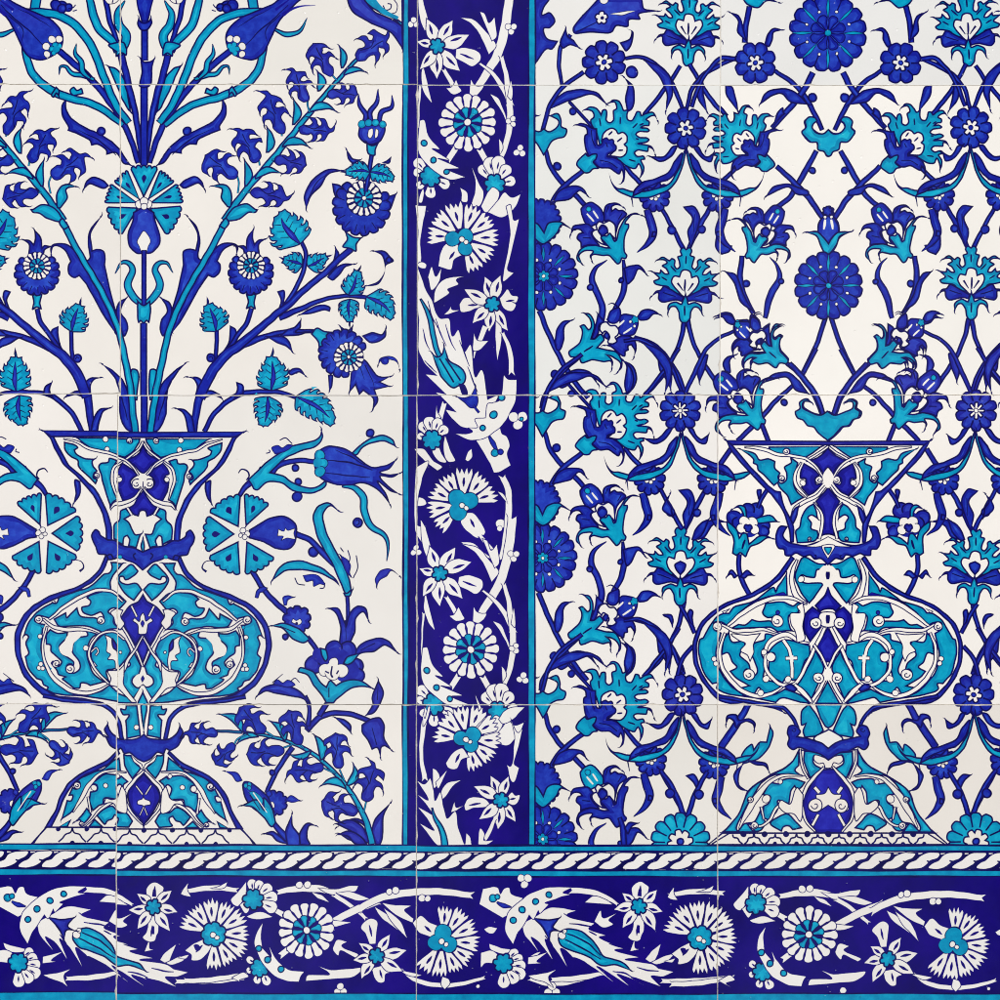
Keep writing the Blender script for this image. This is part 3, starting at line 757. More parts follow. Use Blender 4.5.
def m_lilyC(cal='t', pet='b'):
    part('lily'); W(565, 195, .1)
    P("160,140! 200,90 265,65 340,110 385,170 400,250 300,300 240,330! 190,250 165,190", pet)
    P("390,180! 400,120 450,80 520,75 588,125! 520,95 470,115 470,150! 510,130 540,150 580,150 625,190 560,260 530,320 510,440! 500,300 440,250 400,260", 'b')
    P("300,345! 240,290 150,290 90,310 55,402! 100,345 160,345 180,370! 140,380 120,430 160,470 165,520! 260,500 350,500 300,440 270,380", 'b')
    L("225,185 292,262", '9 14 9', 'w'); L("285,155 337,228", '9 14 9', 'w'); C(240, 140, 30, 't', .8); L("420,170 440,110", '6 8'); L("540,240 575,180", '6 8'); L("180,420 260,430", '6 8')
    sub('flower_centre')
    P("310,300 340,260 390,275 410,265 450,250 500,290 515,380 508,450! 470,400 430,375 420,330 380,300 350,330 350,370 370,400 375,450 430,510! 350,480 290,420 275,370 300,345 320,340", 'w')
    P("330,350! 380,305 425,330 430,370 380,410 345,385", 'b')
    sub('calyx')
    P("175,690! 125,640 135,570 200,510 300,495 400,520 440,520! 400,470 360,430 385,400 420,400 450,375 480,410 505,460 520,450! 540,340 570,290 620,210 700,180 775,200! 680,195 630,240 610,280 640,285 640,320 615,370 600,460 600,560 625,600 610,635 580,630 560,670 530,690 490,650 440,600 380,605 300,590! 270,600 275,660! 255,600 280,560 200,560 150,600", cal)
    sub()
LILC = ((620, 263), (589, 209))

def m_lilyD():
    part('lily'); W(560, 285, .1)
    P("575,520! 620,500 700,510 750,550 770,620 740,720! 750,650 720,600! 690,610 690,650 660,660 650,710 600,690 520,620 450,600! 520,590", 'b')
    P("600,310! 640,285 710,295 760,310 785,350 780,420 750,490 700,510 620,500 580,450 600,400", 'b')
    L("588,402 648,350", '9 14 9', 'w'); L("640,482 722,424", '9 14 9', 'w'); P(lobes(752, 345, 42, 5, .25), 't', .8); C(705, 365, 16, 'w', .6); C(748, 405, 16, 'w', .6)
    P("475,340! 500,270 550,230 600,220 612,290 590,360 540,385 490,370", 'b'); L("480,195 520,180 565,205 580,235", '4 10 14')
    P("380,290! 445,360 400,400 390,480 340,540 320,520! 350,440 360,400", 'b')
    P("780,310! 830,250 900,235 960,260 1010,300! 940,290 880,340 800,350", 'b')
    sub('flower_centre')
    P("395,440 420,380 470,360 510,400 560,405 595,450 585,500 560,520 580,560 540,590 490,585! 480,560 500,520 480,480 450,460 430,490!", 'w'); P("440,500! 470,465 500,490 480,540 450,525", 'b')
    sub('calyx')
    P("200,408! 240,395 290,440 310,420 305,340 245,280! 300,285 340,340 350,400 320,530! 350,530 410,490 450,540 420,580 380,620! 460,640 560,660 620,740 620,820 582,872! 605,790 540,720 460,690! 510,720 530,760 520,830! 510,760 440,770 330,745 270,770 220,780 190,720 110,715 90,670 140,620 200,570 225,500 220,440", 't')
    L("240,668 335,603", '8 14 8')
    sub()
LILD = ((570, 356), (610, 333))

def m_palE(blue_mid=False):
    part('palmette'); W(640, 230, .1); X = 465
    P(both("465,175! 500,153 525,188 512,230 550,245 535,300 530,350 555,367 580,335 578,285 610,268 632,290 700,252 757,288! 690,285 662,310 705,340 662,378 640,420 670,420 715,382 722,410 802,405! 760,440 735,470 787,500 770,530 700,545 640,560 600,600 540,620 500,655! 465,665", X), 't')
    for q in ("465,240 465,320", "560,400 620,340", "650,490 710,455"): twin(L, X, q, '7 12 7')
    twin(P, X, "480,650! 590,590 680,545 720,592 760,600 806,652! 770,625 738,620 732,680 700,710 620,700 560,690 490,700!", 'b'); twin(L, X, "560,650 690,610", '6 9 6')
    sub('flower_centre')
    P(both("465,375 508,390 528,450! 582,440 606,490 590,540 535,605 490,650 465,655", X), 'w')
    if blue_mid:
        P(both("465,480! 520,510 510,560 465,620!", X), 'b')
    else:
        L("460,475 460,595", '10 16 8'); twin(L, X, "545,510 490,590", '14 10 6')
    sub('calyx')
    P(both("465,625! 492,690 500,722 560,700 632,740 637,818! 600,757 560,752 530,800 520,870 490,912 465,915", X), 't'); L("463,740 463,840", '8 14 8')
    sub()
PALE = ((686.5, 321.5), (686.5, 247))

def star(cx, cy, R, n=9, leaves=True, fill='b', mid='w', rot=0):
    part('star_flower'); W(cx, cy, 1)
    P(lobes(0, 0, R, n, .17, rot), fill)
    for i in range(n):
        a = math.radians(rot + 360 * i / n); L([(R * .48 * math.cos(a), R * .48 * math.sin(a)), (R * .84 * math.cos(a), R * .84 * math.sin(a))], '1.2 .9')
    sub('flower_centre')
    k = 6 if n < 10 else 8
    P(lobes(0, 0, R * .42, k, .36 if k == 6 else .5, rot + 20), mid); C(0, 0, R * .12, 'b' if k == 6 else 'w', .9)
    sub()
    if leaves:
        part('leaf'); P(f"{-R*.35},{R*.82}! {-R*.62},{R*.86} {-R*.9},{R*1.2} {-R*1.1},{R*1.36} {-R*1.72},{R*1.32}! {-R*1.2},{R*1.6} {-R*.75},{R*1.4} {-R*.5},{R*1.1}", 'b')
        part('leaf'); P(f"{R*.35},{R*.82}! {R*.62},{R*.86} {R*.8},{R*1.2} {R*1.0},{R*1.36} {R*1.35},{R*1.15}! {R*1.2},{R*1.6} {R*.85},{R*1.5} {R*.5},{R*1.1}", 'b')

def m_pair():
    """left one of two long leaves below a star flower, with the rosette it half hides"""
    part('rosette'); W(600, 90, .16)
    P(lobes(345, 665, 98, 10, .16, 10), 'b')
    sub('flower_centre')
    for q in ((350, 655, 20), (325, 672, 16), (368, 660, 14), (350, 680, 14)): C(*q, 'w', .8)
    sub()
    for i in range(10):
        a = math.radians(10 + 36 * i); L([(345 + 50 * math.cos(a), 665 + 50 * math.sin(a)), (345 + 82 * math.cos(a), 665 + 82 * math.sin(a))], '6 5')
    part('leaf')
    P("58,515! 72,570 110,610 150,615 200,628 280,630! 420,590 490,500 515,420 534,360! 540,380 520,470 480,570 420,630 300,672 210,670 130,640 80,590", 't')
    P("205,662! 218,620 270,575 350,550 430,510 470,440 515,392 516,430 490,495 435,555 375,580 335,612 300,608 265,635", 'b'); L("240,630 330,590 430,560", '4 6'); L("200,670 210,730", '6 3')
    part('leaf'); S("300,750 318,820 335,890 300,960 240,1010", "40 52 50 30 0", 'b', ); P("330,880! 352,885 350,915 325,915!", 'b')

def m_half_rosette(full=False):
    part('large_rosette'); W(544, 276, 1)
    P(lobes(0, 0, 34.5, 18, .09, 5), 'b')
    for i in range(18):
        a = math.radians(5 + 20 * i); L([(22 * math.cos(a), 22 * math.sin(a)), (31 * math.cos(a), 31 * math.sin(a))], '1 .8')
    for i in range(8):
        a = math.radians(45 * i)
        S([(15 * math.cos(a), 15 * math.sin(a)), (20 * math.cos(a), 20 * math.sin(a)), (29 * math.cos(a), 29 * math.sin(a))], '.8 3.4 .6', 't', .8)
    for i in range(8):
        a = math.radians(22 + 45 * i); C(17.5 * math.cos(a), 17.5 * math.sin(a), 1.9, 'w', .8)
    sub('flower_centre')
    petals(0, 0, 3, 15.5, 8, 'b', 0, .95, ow=1.1)
    P(lobes(0, 0, 6, 6, .25), 't', .9); C(0, 0, 1.8, 'w', .6)
    sub()
    part('bud'); W(530, 180, .2)
    P("70,-10! 100,110 160,170 150,210 130,235 70,240 10,235 -10,210 -20,170 40,110!", 'b') if full else P(lobes(45, 205, 116, 20, .10, 180), 'b')
    P("70,260! 95,215 150,205 190,230! 215,245! 160,225 140,260 120,285 70,320 20,285 0,260 -20,225 -70,245! -50,205 40,215", 't')

def pend(X, s):
    """trilobed turquoise pendant; X = axis"""
    part('pendant'); P(both(s, X), 't')

def left_lattice(row, dx, dy):
    def go():
        part('stem')
        W(530, 0, .2)
        S("265,360 160,440 100,530 66,650", 20, 'b')
        S("200,510 260,575 320,640", 14, 'b'); dot(215, 555, 18)
        S("75,735 110,840 175,925 240,985 300,1050", "20 22 24 24 22", 'b'); dot(138, 830, 20)
        S("275,850 185,918 125,990 90,1060", "22 24 26 24", 'b')
        S("750,330 700,410 640,490 575,570", "18 20 20 18", 'b')
        S("480,290 560,285 640,330 700,400 745,490 765,545", "16 18 20 22 20 16", 'b')
        S("480,830 520,880 570,930", "18 22 22", 'b')
        W(530, 180, .2)
        S("50,655 110,800 200,970 290,1090", "24 24 24 22", 'b')
        S("240,890 180,945 120,1010 70,1090 60,1140", "16 18 20 20 18", 'b'); dot(125, 970, 20)
        S("470,400 478,480 468,560 430,640 395,700", "10 30 28 24 20", 'b')
        S("525,785 620,820 680,880 740,970 775,1060", "18 20 22 22 20", 'b')
        S("775,700 755,800 715,890 670,970 580,1070", "24 20 20 22 20", 'b')
        S("655,130 710,230 770,345", "18 20 22", 'b'); dot(710, 250, 22)
        W(530, 0, .2)
        part('leaf'); P("100,545! 130,495 180,458 260,446 340,465 385,518! 310,470 240,490 180,510", 'b')
        part('leaf'); P("570,300! 650,330 705,390 715,470 680,555! 685,470 650,390", 'b')
        if row: part('leaf'); P("490,560! 478,500 490,420 470,385! 515,430 525,490 510,545", 'b')
        W(530, 180, .2)
        part('leaf'); P("115,110! 150,50 210,28 265,38 290,78! 250,52 210,90 150,105", 'b')
        part('leaf'); S("385,400 330,440 312,500 345,580 365,650 350,730", "0 20 32 30 32 30", 'b'); dot(305, 535, 16)
        part('leaf'); P("470,440! 510,425 550,425 585,472! 545,445 515,500 490,520", 'b'); dot(458, 500, 14)
        part('leaf'); P("125,810! 138,745 165,705 212,700! 178,728 170,800 152,850 138,850", 'b')
        part('leaf'); P("640,870! 690,905 712,960 705,1050! 680,990 650,950", 'b')
        part('leaf'); P("130,1015! 180,965 250,945 300,958 345,1020! 290,972 240,985 160,1040", 'b')
        part('leaf'); P("470,905! 520,930 535,985 520,1040 485,1075! 480,1000 500,960", 'b')
        W(530, 0, .2)
        X = 42 if row == 0 else 42
        pend(70, "70,640! 95,655 130,640 145,605 100,578! 140,565 160,600 160,630 184,645 176,682 140,692 110,710 80,760 70,775!")
        m_half_rosette()
        m_palB(); m_lilyC('b' if row == 2 else 't', 't' if row == 2 else 'b'); m_lilyD()
    place(go, ((0, 0), (1, 0)), ((dx, dy), (dx + 1, dy)))

def mid_column(dx, dy, row):
    """star flower, paired leaves and upright palmette on the lattice axis, left half drawn with its mirror image"""
    def stems():
        W(530, 180, .2); part('stem'); S("905,130 850,230 795,340", "20 26 20", 'b'); dot(862, 245, 20)
        part('leaf'); P("770,135! 820,128 848,170 845,230 805,335! 790,260 812,190", 'b'); L("825,170 820,260", '3 2')
        if row:
            part('leaf'); P("730,150! 700,190 690,230 740,270! 735,220 715,190", 'b')
            W(530, 235, .2)
            part('stem'); S("775,430 810,490 850,570", 20, 'b'); S("765,780 790,700 840,640", 20, 'b'); P("825,520! 815,480 825,455 842,465 840,500 845,540!", 'b'); P("740,540! 720,500 700,490! 690,480 730,480 745,510", 'b')
            part('leaf'); P("835,105! 850,60 880,25 920,2! 905,50 880,90 850,112", 'b')
    place(stems, ((0, 0), (1, 0)), ((dx, dy), (dx + 1, dy)))
    def go(): m_pair()
    place(go, ((0, 0), (1, 0)), ((dx, dy), (dx + 1, dy)))
    place(go, ((686.5, 0), (687.5, 0)), ((686.5 + dx, dy), (685.5 + dx, dy)), True)
    place(lambda: m_palE(row == 1), PALE, ((686.5 + dx, 321.5 + dy), (686.5 + dx, 247 + dy)))

def right_lattice_top():
    W(530, 180, .2)
    part('stem'); S("790,700 812,790 850,880 900,960 960,1050", "24 20 20 22 20", 'b')
    W(530, 0, .2); part('stem'); S("800,320 850,410 910,500 980,580", "20 20 22 20", 'b'); S("1040,285 940,330 860,380 810,450 785,545", "16 20 22 20 16", 'b')
    part('leaf'); P("830,420! 860,400 870,470 890,560! 845,500", 'b')
    W(530, 180, .2); part('leaf'); P("850,880! 890,870 880,930 850,1010! 835,960", 'b')
    W(710, 0, .2)
    part('stem')
    S("330,355 430,430 500,530 560,650", "18 24 24 20", 'b'); S("515,365 470,450 400,540 310,640", "28 28 28 22", 'b'); dot(512, 490, 22)
    S("530,760 440,920 400,985 320,1050", "22 28 24 22", 'b'); S("335,835 430,925 500,1000 560,1090", "22 26 28 24", 'b'); dot(512, 855, 17)
    S("200,35 182,120 175,210", 26, 'b'); S("130,295 60,290 10,330 -40,400 -90,530", "22 22 18 20 18", 'b'); S("150,820 60,910 0,960", "18 20 20", 'b')
    W(710, 180, .2)
    S("160,385 150,500 172,590 215,665", "22 28 30 20", 'b'); dot(180, 520, 18); S("150,745 95,768 40,795 -20,850 -60,930 -120,1060", "14 16 18 20 22 18", 'b')
    S("580,680 530,830 455,985", 22, 'b'); S("370,905 450,975 520,1070 560,1170", "18 26 28 24", 'b')
    W(710, 0, .2)
    part('leaf'); P("248,522! 280,465 340,445 420,458 490,525! 400,512 350,470", 'b')
    part('leaf'); P("100,60! 145,78 168,140 182,205! 140,160 140,100", 'b')
    part('leaf'); P("75,425! 110,440 130,500 140,560! 100,510 80,470", 'b')
    part('leaf'); P("275,225! 290,170 320,140 365,150! 320,160 315,200 295,235", 'b')
    part('leaf'); P("390,560! 350,590 310,650! 340,560 365,540 370,565 400,575", 'b')
    part('leaf'); P("165,-8! 190,25 240,38 290,5 350,14! 300,-8", 't')
    star(755.6, 63, 21, 8, False)
    W(710, 0, .2)
    pend(592, "592,650! 615,668 650,664 672,642 668,622 648,606! 660,590 690,588 712,608 708,640 726,660 708,692 682,715 652,715 645,750 615,762 605,780 592,788")
    W(710, 180, .2)
    part('leaf'); P("278,85! 315,38 375,20 440,38 495,62 488,82! 430,72 390,40", 'b')
    part('leaf'); S("300,392 335,430 345,500 305,570 275,690", "0 20 34 32 20", 'b'); dot(355, 510, 14)
    part('leaf'); P("78,460! 120,470 150,520 170,580 215,660! 150,610 120,520", 'b')
    part('leaf'); P("55,375! 30,330 45,200 40,130! 62,180 70,320 110,330! 95,360", 'b')
    place(m_palB, PALB, ((776, 167), (715, 119)), True)
    place(m_lilyC, LILC, ((751, 264), (778, 211)), True)
    place(m_lilyD, LILD, ((787, 364), (756, 339)), True)
    # rosette on the axis with its bud
    part('bud'); W(710, 180, .2)
    P(both("590,170! 620,190 642,230 635,290 600,320 590,330", 590), 'b'); P(lobes(588, 158, 26, 6, .2), 'b'); twin(L, 590, "605,200 612,250", '6 10 4', 'w'); twinc(590, 605, 188, 9, 'w')
    P(both("590,318! 610,290 640,262 700,262! 650,285 630,330 602,370 590,375", 590), 't')

def pre_lattice_rosette(cy, R, k=1.0):
    part('large_rosette'); W(828.3, cy, 1)
    P(lobes(0, 0, R, 16, .10, 0), 'b')
    for i in range(16):
        a = math.radians(22.5 * i); L([(R * .62 * math.cos(a), R * .62 * math.sin(a)), (R * .9 * math.cos(a), R * .9 * math.sin(a))], '1 .8')
    for i in range(8):
        a = math.radians(45 * i)
        S([(R * .4 * math.cos(a), R * .4 * math.sin(a)), (R * .6 * math.cos(a), R * .6 * math.sin(a)), (R * .9 * math.cos(a), R * .9 * math.sin(a))], '.8 3.6 1', 't', .8)
    for i in range(8):
        a = math.radians(22 + 45 * i); C(R * .58 * math.cos(a), R * .58 * math.sin(a), 1.8, 'w', .8)
    sub('flower_centre')
    petals(0, 0, 2, R * .46, 8, 'b', 0, .95, ow=1.1); C(0, 0, R * .09, 't', .8)
    sub()

def lattice_by_vase():
    W(710, 350, .2)
    part('stem')
    S("400,72 480,160 540,250 565,325", "24 26 26 22", 'b'); S("530,0 470,110", 20, 'b'); S("410,185 340,245 260,335 140,455", "18 22 24 22", 'b'); dot(370, 265, 17)
    S("255,365 290,455", 22, 'b'); S("100,500 40,590 0,640", 24, 'b')
    part('leaf'); P("268,165! 310,126 380,112 440,150 490,222! 430,205 380,140", 'b')
    part('leaf'); P("75,110! 65,70 85,35 130,25! 100,50 100,115", 'b')
    pend(588, "588,308! 618,325 660,318 712,288 708,262 675,264! 700,245 732,265 728,292 750,312 740,342 715,352 690,382 660,388 640,412 600,448 588,458!")
    place(m_lilyC, LILC, ((760, 430), (722, 378)))
    place(m_lilyD, LILD, ((787, 364), (756, 339)), True)
    def small():
        part('star_flower'); W(820, 435, .13)
        for q in ((620, 585, 62), (680, 575, 50), (790, 640, 58), (560, 700, 48), (565, 745, 45), (760, 680, 45)): C(*q, 'b')
        C(680, 690, 100, 'b', 0)
        P("452,668! 500,625 560,625 622,650 612,682 560,682!", 't'); P("690,640! 700,560 740,540 805,578! 752,562 725,600 715,645", 't')
        sub('flower_centre')
        for q in ((650, 678, 45), (712, 668, 42), (735, 720, 38), (632, 732, 38)): C(*q, 'w', 1)
        C(682, 705, 50, 'w', 0); P(lobes(682, 718, 34, 3, .3, 30), 'b')
        sub('calyx')
        P("485,802! 540,778 600,785 672,838! 690,762 720,758 745,795! 765,735 842,668 842,722 795,790 800,912! 765,932 740,912 700,942 680,900 660,862 600,842 530,795", 't'); L("705,810 725,880", '8 14 8')
        sub()
        part('stem'); S("530,420 575,490 605,560", "30 30 26", 'b'); P("575,440! 580,420 610,425 612,450! 600,500", 'b')
        W(800, 545, .17); S("690,60 695,130 665,230 632,290", "26 26 28 26", 'b'); P("610,180! 640,150 690,190! 660,200 640,185", 'b'); P("700,185! 740,150 765,190! 740,175 720,200", 'b')
        W(820, 500, .18); part('leaf'); P("610,125! 660,112 705,115 745,155 778,205 765,222! 730,210 695,150 660,130", 'b')
    place(small, ((RAX, 0), (RAX + 1, 0)), ((RAX, 0), (RAX - 1, 0)), True)

def lattice_by_foot():
    W(820, 670, .18)
    def go():
        part('leaf'); P("370,310! 352,350 372,420 430,490 520,520! 530,470 470,410 460,440! 430,400 390,400!", 't')
        part('leaf'); P("500,500! 440,505 390,520 375,570! 400,535 450,525", 'b'); part('leaf'); P("520,520! 545,590 540,640 495,670! 540,660 575,590 560,560!", 'b')
        part('stem'); S("480,175 540,275 640,425", "30 40 40", 'b'); P("535,300! 500,285 465,300 460,335! 450,295 480,270 540,275 560,245 610,255 615,305! 600,270 575,280 560,320", 'b')
        part('bud'); C(760, 690, 18, 'b')
    place(go, ((RAX, 0), (RAX + 1, 0)), ((RAX, 0), (RAX - 1, 0)), True)

def lattice_half():
    # top edge of the panel
    part('border_leaf'); W(530, 0, .2)
    P("25,-10! 95,-10 70,40 62,75 100,62 124,105 100,138 72,142 82,190 138,205! 110,245 85,245 28,315!", 'b')
    left_lattice(1, 0, 0); 
    star(604, 62, 22, 9, False); W(530, 0, .2)
    part('bud'); P("345,-10! 270,70 215,140 225,165 300,160 410,160 430,130 490,130 495,100 550,95 545,70 640,55! 570,40 560,-10!", 'b'); P(lobes(358, 88, 34, 5, .25, 20), 'w'); C(362, 90, 9, 'd', 0); L("230,160 330,110", '5 3'); P("400,70! 470,55 530,52! 470,75", 'w', .8); C(370, 0, 22, 'w', .8)
    part('stem'); S("200,175 155,235 145,330 160,420", "18 20 18 14", 'b'); P("180,140! 190,180 220,205 250,240! 200,225 165,240 150,210", 'b')
    part('leaf'); P("450,215! 500,190 505,150 480,140! 515,160 510,210 480,255", 'b'); dot(510, 360, 30)
    def palE_top(): m_palE()
    place(palE_top, PALE, ((687, 65), (690, -8)))
    # rows below
    right_lattice_top(); 
    left_lattice(1, -1, 282.5); left_lattice(2, -1, 563)
    lattice_by_vase(); lattice_by_foot()
    W(530, 670, .2)
    for cx, cy, r in ((686, 128, 1), (680.5, 411, 2), (683, 695, 3)):
        star(cx, cy, 21, 9 if r != 2 else 10, True)
    mid_column(0, 0, 0); mid_column(-5, 284, 1)
    def go(): m_pair()
    place(go, ((0, 0), (1, 0)), ((-4, 564), (-3, 564))); place(go, ((686.5, 0), (687.5, 0)), ((683, 567), (682, 567)), True)
    W(530, 670, .2); part('stem'); S("655,500 720,600 775,740", "20 24 26", 'b'); S("885,510 830,610 785,740", "20 24 24", 'b'); dot(700, 615, 24); dot(845, 620, 24)
    part('leaf'); P("780,525! 820,520 845,560 830,590! 815,560", 'b')
    part('half_rosette'); P(lobes(752, 860, 150, 14, .12, 0), 't')
    for i in range(14):
        a = math.radians(360 / 14 * i); L([(752 + 75 * math.cos(a), 860 + 75 * math.sin(a)), (752 + 132 * math.cos(a), 860 + 132 * math.sin(a))], '5 6')
    sub('flower_centre'); P(lobes(752, 860, 66, 8, .25, 10), 'w'); C(752, 856, 18, 'b'); sub()
    part('stem'); W(530, 670, .2); S("450,740 465,800 470,880", "20 30 26", 'b'); P("470,790! 500,760 540,765! 510,780 490,820", 'b')

def mirror_right(x, y): return 2 * RAX - x, y

def right_vase():
    part('vase'); W(820, 435, .13); X = 62
    P(both("62,60! 820,60! 600,350 470,470 390,600 350,740 345,840! 62,860!", X), 'w', 0)
    twin(P, X, "850,42! 800,135 600,360 485,480 395,620 365,730 352,830! 325,830! 330,690 390,570 430,440! 452,436 470,432 700,200 790,85!", 'b')
    P(both("62,50! 850,44! 800,82! 62,82!", X), 'b')
    sub('neck_ornament')
    twin(P, X, "110,92! 520,96! 520,108 480,140 400,152 300,165 240,182! 180,142", 't'); twinc(X, 380, 130, 28, 'w'); curl(X, 372, 132, 12)
    P(both("62,102! 122,160 202,202! 142,242 108,290 100,322! 78,272 62,258!", X), 'u')
    twin(P, X, "250,222! 275,290 276,340 240,345 235,378 270,405! 215,472! 150,432 100,375! 150,380 162,340 130,312! 160,272", 'u'); curl(X, 128, 350, 14)
    twin(P, X, "290,215! 350,182 345,215 400,250 385,300 385,350 420,370 450,350! 440,400 372,480 346,545! 300,512 246,486! 312,420 326,340", 't')
    twin(P, X, "470,205! 520,185 590,190 620,150 740,108! 640,190 640,222 610,235 600,270 560,310 480,392! 440,360 445,320 430,300 470,250", 't')
    P(both("62,400! 92,440 156,515! 112,600 105,700 112,782! 90,770 62,765", X), 'u')
    twin(P, X, "175,530! 220,560 270,640 282,710 312,740 302,832! 230,832 160,815 138,780 140,740! 190,720 190,680 215,640 190,620 142,645! 150,580", 't'); twinc(X, 205, 800, 16, 'w')
    strands(X, (("62,90 130,142 232,200", 22), ("108,322 150,250 235,188 340,164 460,148 560,112 700,96", "18 22 24 26 30 30 12"), ("268,215 312,290 312,380 225,482", "14 28 30 16"), ("70,382 135,460 230,512 310,560 352,640", "20 26 30 30 10"), ("172,522 115,600 108,700 130,800", "12 24 28 24")))
    twin(P, X, "285,548! 322,572 350,650 330,692! 310,650", 'b')
    scroll(X, 130, 350, 30, -1); scroll(X, 205, 803, 16); scroll(X, 382, 130, 26); scroll(X, 418, 338, 24, -1); twinc(X, 255, 372, 24, 'w'); P(both("62,255! 90,290 105,330 85,390 62,410", X), 'w', 0)
    sub()
    # belly
    W(800, 545, .17); X = 164
    P(both("164,90! 385,75! 470,190 600,280 750,345 860,415 925,505 945,620 925,740 855,850 775,915 600,935 420,965! 164,960!", X), 'w', 0)
    sub('belly_ornament')
    twin(P, X, "405,172! 462,250 470,272 482,252 600,330 720,370 745,402! 780,405 832,440 888,530! 900,550 915,556 922,640 890,760 842,820! 812,818 815,850 750,880 600,905 470,930! 440,905 380,915 320,930 270,935! 330,880 415,850! 480,880 580,895 660,880 760,800 815,690 810,590 790,522! 830,495 830,462 790,460 750,482! 680,400 580,330 500,308 400,302!", 't')
    twin(P, X, "404,300! 420,282 480,295 520,302!", 'u', .6); twinc(X, 830, 672, 16, 'w'); twinc(X, 822, 700, 15, 'w'); twin(P, X, "735,372! 760,385 785,395 770,405!", 'w', .9)
    twin(P, X, "300,350! 340,340 370,360 430,335 530,345! 540,370 550,400 520,430 470,430 430,450 440,475 480,470 500,450 580,450 610,440! 650,470 690,470! 740,495 600,490 500,490 460,515! 420,510 370,510! 385,490 390,420 350,410 320,370", 't'); twinc(X, 458, 400, 13, 'b'); curl(X, 466, 455, 16)
    twin(P, X, "470,535! 530,525 540,560 600,580 620,620 600,680 580,750 620,780 655,760 640,735 615,750! 630,700 680,650 650,600 660,570 730,570 745,515! 780,560 790,650! 750,640 730,690 700,720 740,745! 700,790 630,830! 680,850 600,880 570,845 540,875 470,860 430,830! 500,800 540,800 530,700 550,640 520,590", 't')
    twin(P, X, "272,592! 320,580 400,560 470,580 520,640! 480,640 480,682 512,692 500,770 432,815! 400,780 375,800! 335,790 300,690 270,655", 't'); twin(S, X, "425,562 392,620 378,690 374,785", 24, 'w', 1.1); twin(S, X, "345,668 410,668", 24, 'w', 1.1); twin(S, X, "378,650 376,690", 20, 'w', 0)
    twin(P, X, "170,112! 230,108 305,72 348,140 356,210 322,282 275,348! 242,312 195,238! 200,225 290,225 328,205 315,180 290,190 240,195 228,150 195,145 185,125", 't')
    P(both("164,245! 186,300 242,360! 208,396! 196,385 164,380", X), 'u'); P(both("164,125 190,125 215,155 225,200 195,215 180,240 164,246", X), 'w', 0); L("164,160 164,205", '14 18 10')
    twin(P, X, "256,365! 302,420 307,490 270,575! 202,482! 242,482 252,445 212,430 206,402", 'u')
    P(both("164,485! 232,608! 182,702! 164,690", X), 'u'); L("164,415 164,465", '14 18 10'); curl(X, 226, 460, 16)
    twin(P, X, "238,618! 262,680 322,790 350,830! 302,860 260,912! 216,812! 245,790 235,762 202,770! 186,725", 't'); curl(X, 222, 785, 18)
    P(both("164,800! 240,945! 164,950!", X), 't'); twin(P, X, "345,850! 375,825 415,832 400,852 360,862", 'b')
    strands(X, (("345,90 370,150 375,220 350,300 290,345", "14 28 30 36 14"), ("290,350 370,318 450,312 540,332 640,385 760,480", "10 24 26 30 28 16"), ("455,525 540,500 640,505 720,505 790,470", "10 20 26 24 14"), ("275,580 330,572 400,530 470,545 520,590 532,660 525,740 480,795 425,828 360,820 310,750 262,650 180,490", "10 24 36 24 22 24 24 24 24 24 24 24 22"), ("432,838 500,878 590,890 670,858 748,785 795,690 795,600 768,520", "14 26 28 30 30 24 22 16"), ("164,738 205,650 245,590", 20), ("168,760 205,840 262,930", 24), ("262,925 310,870 360,825", "20 34 30")))
    P(both("164,395! 205,400 218,440 200,480 164,490!", X), 'w', 1.2); P(both("164,720! 185,745 195,780 180,800 164,795!", X), 'w', 0); L("164,415 164,465", '14 18 10')
    scroll(X, 234, 462, 34); scroll(X, 218, 785, 32); scroll(X, 462, 450, 36); scroll(X, 628, 765, 34); scroll(X, 812, 482, 26); twinc(X, 322, 205, 20, 'w'); twinc(X, 500, 662, 28, 'w'); twinc(X, 528, 790, 22, 'w'); twinc(X, 398, 792, 20, 'w'); twinc(X, 560, 872, 20, 'w'); twinc(X, 540, 632, 18, 'w')
    twin(P, X, "310,340! 345,365 330,400 385,405 380,470 360,510 345,580! 300,560 310,480 300,400", 'w', 1.2)
    twin(P, X, "560,520! 640,530 735,525 690,565 650,580 680,625 640,650 620,690! 600,640 600,590", 'w', 1.2)
    twin(P, X, "345,850! 375,822 415,832 400,855 360,866", 'b')
    sub()
    twin(P, X, "382,68! 470,188 600,278 752,338 862,410 932,500 957,620 935,740 865,855 785,925 600,940 480,962! 420,985! 470,945 600,925 770,900 845,840 912,735 934,620 910,510 845,425 745,358 590,300 455,212 362,85!", 'b')
    W(800, 695, .16); X = 177
    P(both("177,60! 420,60! 385,120 360,200 345,270! 177,290!", X), 'w', 0)
    P(both("177,55! 262,55! 202,190 177,208!", X), 't'); twin(P, X, "300,55! 345,100 345,190 320,182! 336,230 326,266! 240,250 205,222! 262,100", 't')
    twin(S, X, "860,10 700,40 560,62 460,80 400,140 370,205", "24 22 22 22 22 20", 'b')
    P(both("177,212! 270,272 177,340!", X), 'i')
    # foot
    P(both("177,340! 360,340! 420,430 560,510 680,600 730,730 800,820 850,862! 177,862!", X), 'w')
    sub('foot_ornament')
    twin(P, X, "362,345! 420,432 560,512 680,602 730,725 835,858! 700,858 640,858! 690,800 745,850! 750,830 720,760 640,620 560,520 460,495 345,502! 382,470 360,440!", 't'); twinc(X, 668, 655, 18, 'w'); curl(X, 668, 655, 10)
